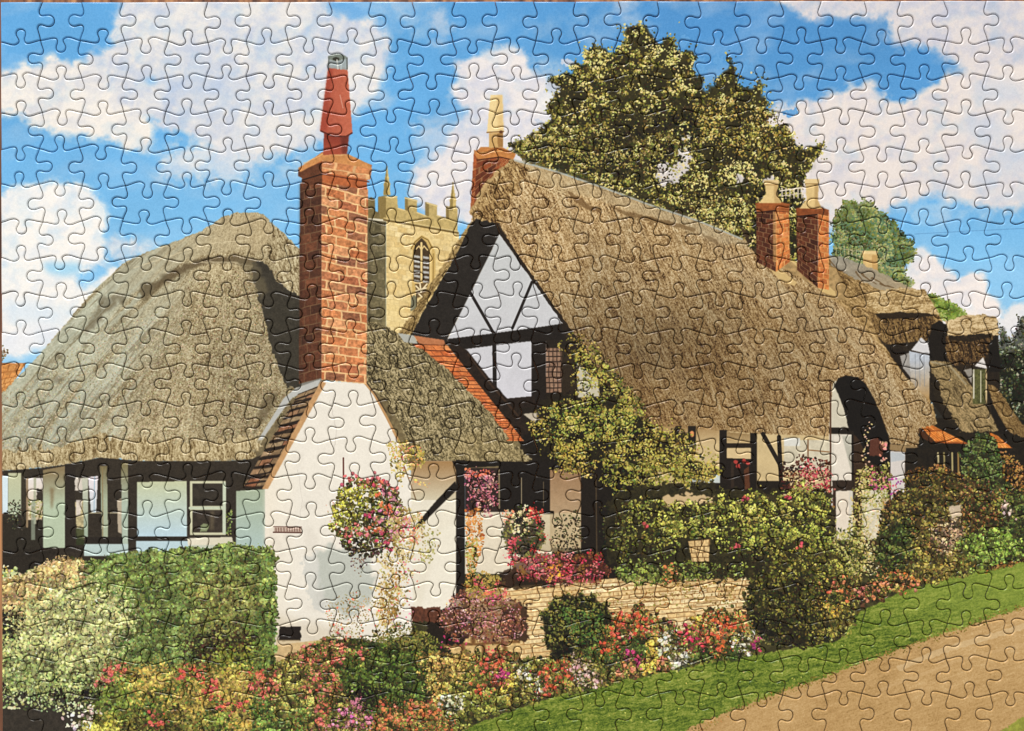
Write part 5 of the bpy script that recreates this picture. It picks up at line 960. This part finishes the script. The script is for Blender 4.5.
heads([q for q in MID if q[2] < 6], 4, 1.5)
RIGHT = (pk([(890, 510), (905, 500), (920, 490), (935, 480), (945, 500), (925, 515), (950, 480)], 8, (130, 118, 58), .4) + pk([(900, 535), (890, 550), (905, 555), (884, 570)], 8, (86, 96, 44), .45) + pk([(970, 490), (980, 505), (992, 515), (978, 520), (990, 495)], 7, (146, 96, 58), .34)
    + pk([(975, 450), (985, 465), (995, 480), (988, 440)], 7, (100, 116, 60), .35) + pk([(940, 535), (952, 530), (945, 550)], 5, (206, 170, 130), .35) + pk([(925, 545), (915, 562), (960, 562), (935, 568)], 8, (156, 142, 70), .22) + pk([(985, 545), (1000, 540), (1012, 548), (995, 556), (975, 555)], 8, (150, 176, 80), .12)
    + pk([(1015, 515), (1020, 500), (1010, 525), (1030, 540)], 7, (92, 100, 50), .4) + pk([(1006, 505), (1010, 512)], 3.5, (232, 200, 186), .1) + pk([(876, 590), (890, 586), (904, 580), (916, 582), (884, 580)], 5, (232, 142, 92), .1) + pk([(868, 600), (862, 590)], 4, (214, 120, 90), .2) + pk([(1020, 560), (990, 566), (960, 572)], 5, (120, 118, 52), .3))
garden([(880, 520), (894, 498), (912, 474), (940, 468), (966, 478), (972, 444), (990, 436), (1000, 470), (1014, 490), (1040, 488), (1040, 556), (980, 570), (920, 586), (880, 598), (862, 606), (858, 590), (880, 570), (876, 540)], RIGHT, dens=.55, s=204, rough=5, gap=.46)
heads([q for q in RIGHT if q[3][0] > 200], 5, 1.6)
fill([(949, 506), (961, 504), (962, 516), (952, 518)], (222, 200, 172), .85, rough=1.5)

# ---- printing: crisp dots, slightly deep blacks
_d = IMG - np.stack([blur(IMG[..., k], 1.0) for k in range(3)], -1)
IMG += .22 * _d
IMG += (rng.random((PH, PW, 1)).astype(np.float32) - .5) * 10
IMG += ((vn(XX * .9, YY * .9, 77) - .5) * 8)[..., None]
IMG = IMG - 9 * np.clip(1 - IMG / 110, 0, 1)
np.clip(IMG, 5, 250, out=IMG)

# ---------------------------------------------------------------- print and card materials
def print_image():
    a = np.clip(IMG / 255.0, 0, 1)
    px = np.ones((PH, PW, 4), np.float32)
    px[..., :3] = a[::-1]
    im = bpy.data.images.new('cottage_print', PW, PH, alpha=False, float_buffer=False)
    im.colorspace_settings.name = 'sRGB'
    im.pixels.foreach_set(px.ravel()); im.update(); im.pack()
    return im

def print_material():
    m, nt, b = mat('glossy_print')
    t = nt.nodes.new('ShaderNodeTexImage'); t.image = print_image(); t.interpolation = 'Linear'; t.extension = 'EXTEND'
    nt.links.new(t.outputs['Color'], b.inputs['Base Color'])
    tc = nt.nodes.new('ShaderNodeTexCoord')
    n = nt.nodes.new('ShaderNodeTexNoise'); n.inputs['Scale'].default_value = 900; n.inputs['Detail'].default_value = 3
    nt.links.new(tc.outputs['UV'], n.inputs['Vector'])
    n.inputs['Scale'].default_value = 420
    bp = nt.nodes.new('ShaderNodeBump'); bp.inputs['Strength'].default_value = 0.05; bp.inputs['Distance'].default_value = 0.0004
    nt.links.new(n.outputs['Fac'], bp.inputs['Height']); nt.links.new(bp.outputs['Normal'], b.inputs['Normal'])
    b.inputs['Roughness'].default_value = 0.27
    b.inputs['Specular IOR Level'].default_value = 0.34
    return m

def card_material():
    m, nt, b = mat('grey_card')
    tc = nt.nodes.new('ShaderNodeTexCoord'); n = nt.nodes.new('ShaderNodeTexNoise'); n.inputs['Scale'].default_value = 900
    nt.links.new(tc.outputs['Object'], n.inputs['Vector'])
    r = nt.nodes.new('ShaderNodeValToRGB')
    r.color_ramp.elements[0].color = (0.10, 0.085, 0.07, 1); r.color_ramp.elements[1].color = (0.17, 0.15, 0.125, 1)
    nt.links.new(n.outputs['Fac'], r.inputs['Fac']); nt.links.new(r.outputs['Color'], b.inputs['Base Color'])
    b.inputs['Roughness'].default_value = 0.95
    return m
PRINT, CARD = print_material(), card_material()

from mathutils import Vector
from mathutils.geometry import delaunay_2d_cdt
# ---------------------------------------------------------------- the die lines: 25 columns x 20 rows
NC, NR = 25, 20
prs = random.Random(5)
COLX = [0.4, 40, 81, 124, 167, 207, 247, 289, 330, 372, 411, 454, 495, 535.5, 576, 617, 655, 698, 738, 780, 820, 863, 902, 945, 987, 1029]
COLB = [1.7, 41, 83, 125, 167, 206, 247, 288.5, 333, 374.5, 413, 458.5, 500, 536, 579, 619.5, 660, 702, 742, 782, 825, 863, 908, 948.5, 989, 1031]
ROWY = [1.8, 41, 77, 112, 149, 184.5, 221, 258.5, 294.5, 331, 366, 404, 440.5, 476, 514, 550.5, 586, 622.5, 660, 694.5, 735]
def node(j, i):
    t = i / NR
    x = COLX[j] * (1 - t) + COLB[j] * t; y = ROWY[i]
    if 0 < j < NC: x += 1.6 * math.sin(i * 2.1 + j * 1.3) + prs.uniform(-.7, .7)
    if 0 < i < NR: y += 1.0 * math.sin(j * 1.1 + i * 2.3) + prs.uniform(-.6, .6)
    if i == 0: y -= 1.6 * j / NC + 0.15 * math.sin(j * 1.7)
    return np.array((x, y))
NODE = [[node(j, i) for i in range(NR + 1)] for j in range(NC + 1)]
# knob outlines (distance along the edge as a fraction, offset towards the knob in print units)
HT = [(0, 0), (.11, -1.5), (.225, -3.6), (.32, -4.4), (.40, -3.6), (.447, -1.4), (.452, 1.0), (.425, 3.6), (.398, 6.4), (.403, 9.0), (.435, 11.2), (.505, 12.1), (.575, 11.1), (.608, 8.6), (.604, 5.6), (.582, 2.6), (.584, -.2), (.625, -2.6), (.70, -3.1), (.80, -2.1), (.90, -.8), (1, 0)]
VT = [(0, 0), (.10, -1.2), (.20, -3.0), (.29, -4.2), (.365, -3.2), (.398, -.6), (.385, 2.4), (.362, 5.6), (.366, 8.6), (.41, 11.4), (.49, 12.6), (.585, 11.6), (.645, 8.6), (.648, 5.2), (.628, 2.0), (.632, -1.0), (.69, -3.3), (.78, -3.3), (.88, -1.7), (1, 0)]
def smooth(P, per=3):
    out = []
    n = len(P)
    for k in range(n - 1):
        p0 = P[max(k - 1, 0)]; p1 = P[k]; p2 = P[k + 1]; p3 = P[min(k + 2, n - 1)]
        for s in range(per):
            t = s / per
            out.append(0.5 * (2 * p1 + (p2 - p0) * t + (2 * p0 - 5 * p1 + 4 * p2 - p3) * t * t + (3 * p1 - p0 - 3 * p2 + p3) * t ** 3))
    out.append(P[-1])
    return np.array(out)
def edge(a, b, tmpl, sgn):
    d = b - a; n = np.array((-d[1], d[0])) / np.hypot(*d)
    sh = prs.uniform(-.018, .018); g = prs.uniform(.93, 1.06); ex = prs.uniform(-.5, .5)
    rev = prs.random() < .5
    P = []
    wd = 1.13 if tmpl is HT else 1.04
    for t, o in tmpl:
        tt = .505 + (t - .505) * (wd if .39 < t < .62 else 1.0) + sh * math.sin(math.pi * t)
        oo = o * g + (ex if o > 4 else 0)
        if o < 0: oo *= .80
        if rev: tt = 1 - tt
        P.append(a + d * tt + n * oo * sgn)
    if rev: P = P[::-1]
    return smooth(np.array(P), 2)
# vertical lines run top to bottom as one path each, so the rows may meet them with a small jog
VP, VS = [], []
for j in range(NC + 1):
    pts, marks = [NODE[j][0]], [0]
    for i in range(NR):
        a, b = NODE[j][i], NODE[j][i + 1]
        if j in (0, NC): seg = np.array([a, a + (b - a) * .5, b])
        else:
            right = ((i + j) % 2 == 1) if j <= 12 else ((i + j) % 2 == 0)
            if j == 5: right = 'RLRLLRLLRLLRLRLRLRLR'[i] == 'R'
            elif (i * 7 + j * 13) % 41 == 3: right = not right
            seg = edge(a, b, VT, -1 if right else 1)     # normal of a downward edge points left
        pts.extend(seg[1:]); marks.append(len(pts) - 1)
    pts = np.array(pts)
    s = np.concatenate([[0], np.cumsum(np.hypot(*np.diff(pts, axis=0).T))])
    VP.append((pts, s)); VS.append([s[k] for k in marks])
def at(j, s):
    P, S = VP[j]
    return np.array((np.interp(s, S, P[:, 0]), np.interp(s, S, P[:, 1])))
def sub(j, s0, s1):
    P, S = VP[j]
    mid = P[(S > s0 + .25) & (S < s1 - .25)]
    return np.vstack([at(j, s0)[None], mid, at(j, s1)[None]])
JOG = {}
for i in range(1, NR):
    JOG[(12, i)] = prs.choice([-3.2, -2.4, 1.6, 2.6, -1.8])
for _k in [(3, 6), (5, 5), (23, 3), (23, 4), (8, 13), (11, 4), (8, 11), (16, 8), (19, 9), (2, 13), (5, 9), (18, 6), (14, 12), (7, 16)]:
    JOG[_k] = prs.choice([-3.4, 3.4, 2.8, -2.8])
def cs(j, i, side):                    # where row line i meets column line j, seen from the left or the right
    if i in (0, NR): return VS[j][i]
    return VS[j][i] + JOG.get((j, i), 0.0) * (0.5 if side == 'r' else -0.5)
HE = {}
for i in range(NR + 1):
    for c in range(NC):
        a = at(c, cs(c, i, 'r')); b = at(c + 1, cs(c + 1, i, 'l'))
        if i in (0, NR): HE[(i, c)] = np.array([a, (a + b) / 2, b]); continue
        up = ((i + c) % 2 == 1) if c < 12 else ((i + c) % 2 == 0)
        HE[(i, c)] = edge(a, b, HT, -1 if up else 1)     # normal of a rightward edge points down

def outline(c, r):
    top = HE[(r, c)]; bot = HE[(r + 1, c)]
    rt = sub(c + 1, cs(c + 1, r, 'l'), cs(c + 1, r + 1, 'l')); lf = sub(c, cs(c, r, 'r'), cs(c, r + 1, 'r'))
    P = np.vstack([top[:-1], rt[:-1], bot[::-1][:-1], lf[::-1][:-1]])
    keep = np.hypot(*(P - np.roll(P, 1, 0)).T) > 0.05
    return P[keep]

def inset(P, d):
    e = np.roll(P, -1, 0) - P
    e /= np.hypot(e[:, 0], e[:, 1])[:, None] + 1e-9
    n = np.stack([-e[:, 1], e[:, 0]], 1)                 # inwards for this winding (y down, clockwise on screen)
    v = n + np.roll(n, 1, 0)
    l = np.maximum((v * v).sum(1), 0.7)
    return P + v * (2 * d / l)[:, None]

# edge profile: (inset from the cut, drop below the face), rounded over by the die
PROFILE = [(0.29, None), (0.29, 1.3), (0.46, 0.74), (0.95, 0.28), (1.65, 0.04)]
def piece_geometry(c, r):
    P = outline(c, r)
    ctr = P.mean(0)
    zt = THICK + prs.gauss(0, 0.0001)
    tx, ty = prs.gauss(0, 0.0036), prs.gauss(0, 0.0036)
    n = len(P)
    co, uv = [], []
    for d, drop in PROFILE:
        Q = inset(P, d)
        z = np.zeros(n) if drop is None else zt - drop * K + (Q[:, 0] - ctr[0]) * K * tx + (Q[:, 1] - ctr[1]) * K * ty
        if drop is None: z = np.full(n, 0.0002)
        co.append(np.stack([(Q[:, 0] - ctr[0]) * K, -(Q[:, 1] - ctr[1]) * K, z], 1))
        uv.append(np.stack([(Q[:, 0] - OX) / CW, 1 - (Q[:, 1] - OY) / CH], 1))
    co = np.concatenate(co); uv = np.concatenate(uv)
    faces, mi = [], []
    m = len(PROFILE)
    for k in range(m - 1):
        for q in range(n):
            q2 = (q + 1) % n
            faces.append((k * n + q2, k * n + q, (k + 1) * n + q, (k + 1) * n + q2)); mi.append(1 if k == 0 else 0)
    Q = co[(m - 1) * n:, :2]
    r_ = delaunay_2d_cdt([Vector(v) for v in Q.tolist()], [(q, (q + 1) % n) for q in range(n)], [], 1, 1e-9)
    base = (m - 1) * n
    idx, ex = [], []
    for k, orig in enumerate(r_[3]):
        if orig: idx.append(base + orig[0])
        else:                                    # two rim corners cross: a new face corner
            X_, Y_ = r_[0][k]
            idx.append(len(co) + len(ex))
            ex.append((X_, Y_, zt - PROFILE[-1][1] * K + X_ * tx - Y_ * ty))
    if ex:
        ex = np.array(ex); co = np.vstack([co, ex])
        uv = np.vstack([uv, np.stack([(ex[:, 0] / K + ctr[0] - OX) / CW, 1 - (ctr[1] - ex[:, 1] / K - OY) / CH], 1)])
    for f in r_[2]:
        a_, b_, c_ = (r_[0][v] for v in f[:3])
        f = [idx[v] for v in f]
        if (b_[0] - a_[0]) * (c_[1] - a_[1]) - (b_[1] - a_[1]) * (c_[0] - a_[0]) < 0: f = f[::-1]
        faces.append(tuple(f)); mi.append(0)
    return ctr, co, uv, faces, mi

def build(name, co, uv, faces, mi):
    me = bpy.data.meshes.new(name)
    me.from_pydata(co.tolist(), [], faces)
    me.materials.append(PRINT); me.materials.append(CARD)
    me.polygons.foreach_set('material_index', np.array(mi, np.int32))
    me.polygons.foreach_set('use_smooth', np.array([len(f) == 4 and k == 0 for f, k in zip(faces, mi)], bool))
    lay = me.uv_layers.new(name='print')
    vi = np.zeros(len(me.loops), np.int32); me.loops.foreach_get('vertex_index', vi)
    lay.data.foreach_set('uv', uv[vi].astype(np.float32).ravel())
    me.update()
    return bpy.data.objects.new(name, me)

puzzle = bpy.data.objects.new('jigsaw_puzzle', None)
puzzle.empty_display_size = 0.05
scene.collection.objects.link(puzzle)
puzzle['label'] = 'finished jigsaw puzzle printed with a thatched cottage, church tower and flower garden'
puzzle['category'] = 'jigsaw puzzle'

geo = {(c, r): piece_geometry(c, r) for r in range(NR) for c in range(NC)}
def visible_area(c, r):
    P = np.clip(outline(c, r), [0, 0], [1024, 731])
    return 0.5 * abs(np.dot(P[:, 0], np.roll(P[:, 1], 1)) - np.dot(P[:, 1], np.roll(P[:, 0], 1)))
PART_ROWS = 12                    # 12 rows x 25 = 300 pieces are parts one by one, the other 200 are joined
rest = [[], [], [], [], 0]
for (c, r), (ctr, co, uv, faces, mi) in geo.items():
    if r < PART_ROWS:
        o = build('puzzle_piece', co, uv, faces, mi)
        o.location = (wx(ctr[0]), wy(ctr[1]), 0.0)
        o.parent = puzzle
        scene.collection.objects.link(o)
    else:
        rest[0].append(co + np.array((wx(ctr[0]), wy(ctr[1]), 0.0))); rest[1].append(uv)
        rest[2].extend([tuple(v + rest[4] for v in f) for f in faces]); rest[3].extend(mi); rest[4] += len(co)
o = build('puzzle_pieces', np.concatenate(rest[0]), np.concatenate(rest[1]), rest[2], rest[3])
o.parent = puzzle; o['kind'] = 'stuff'
scene.collection.objects.link(o)
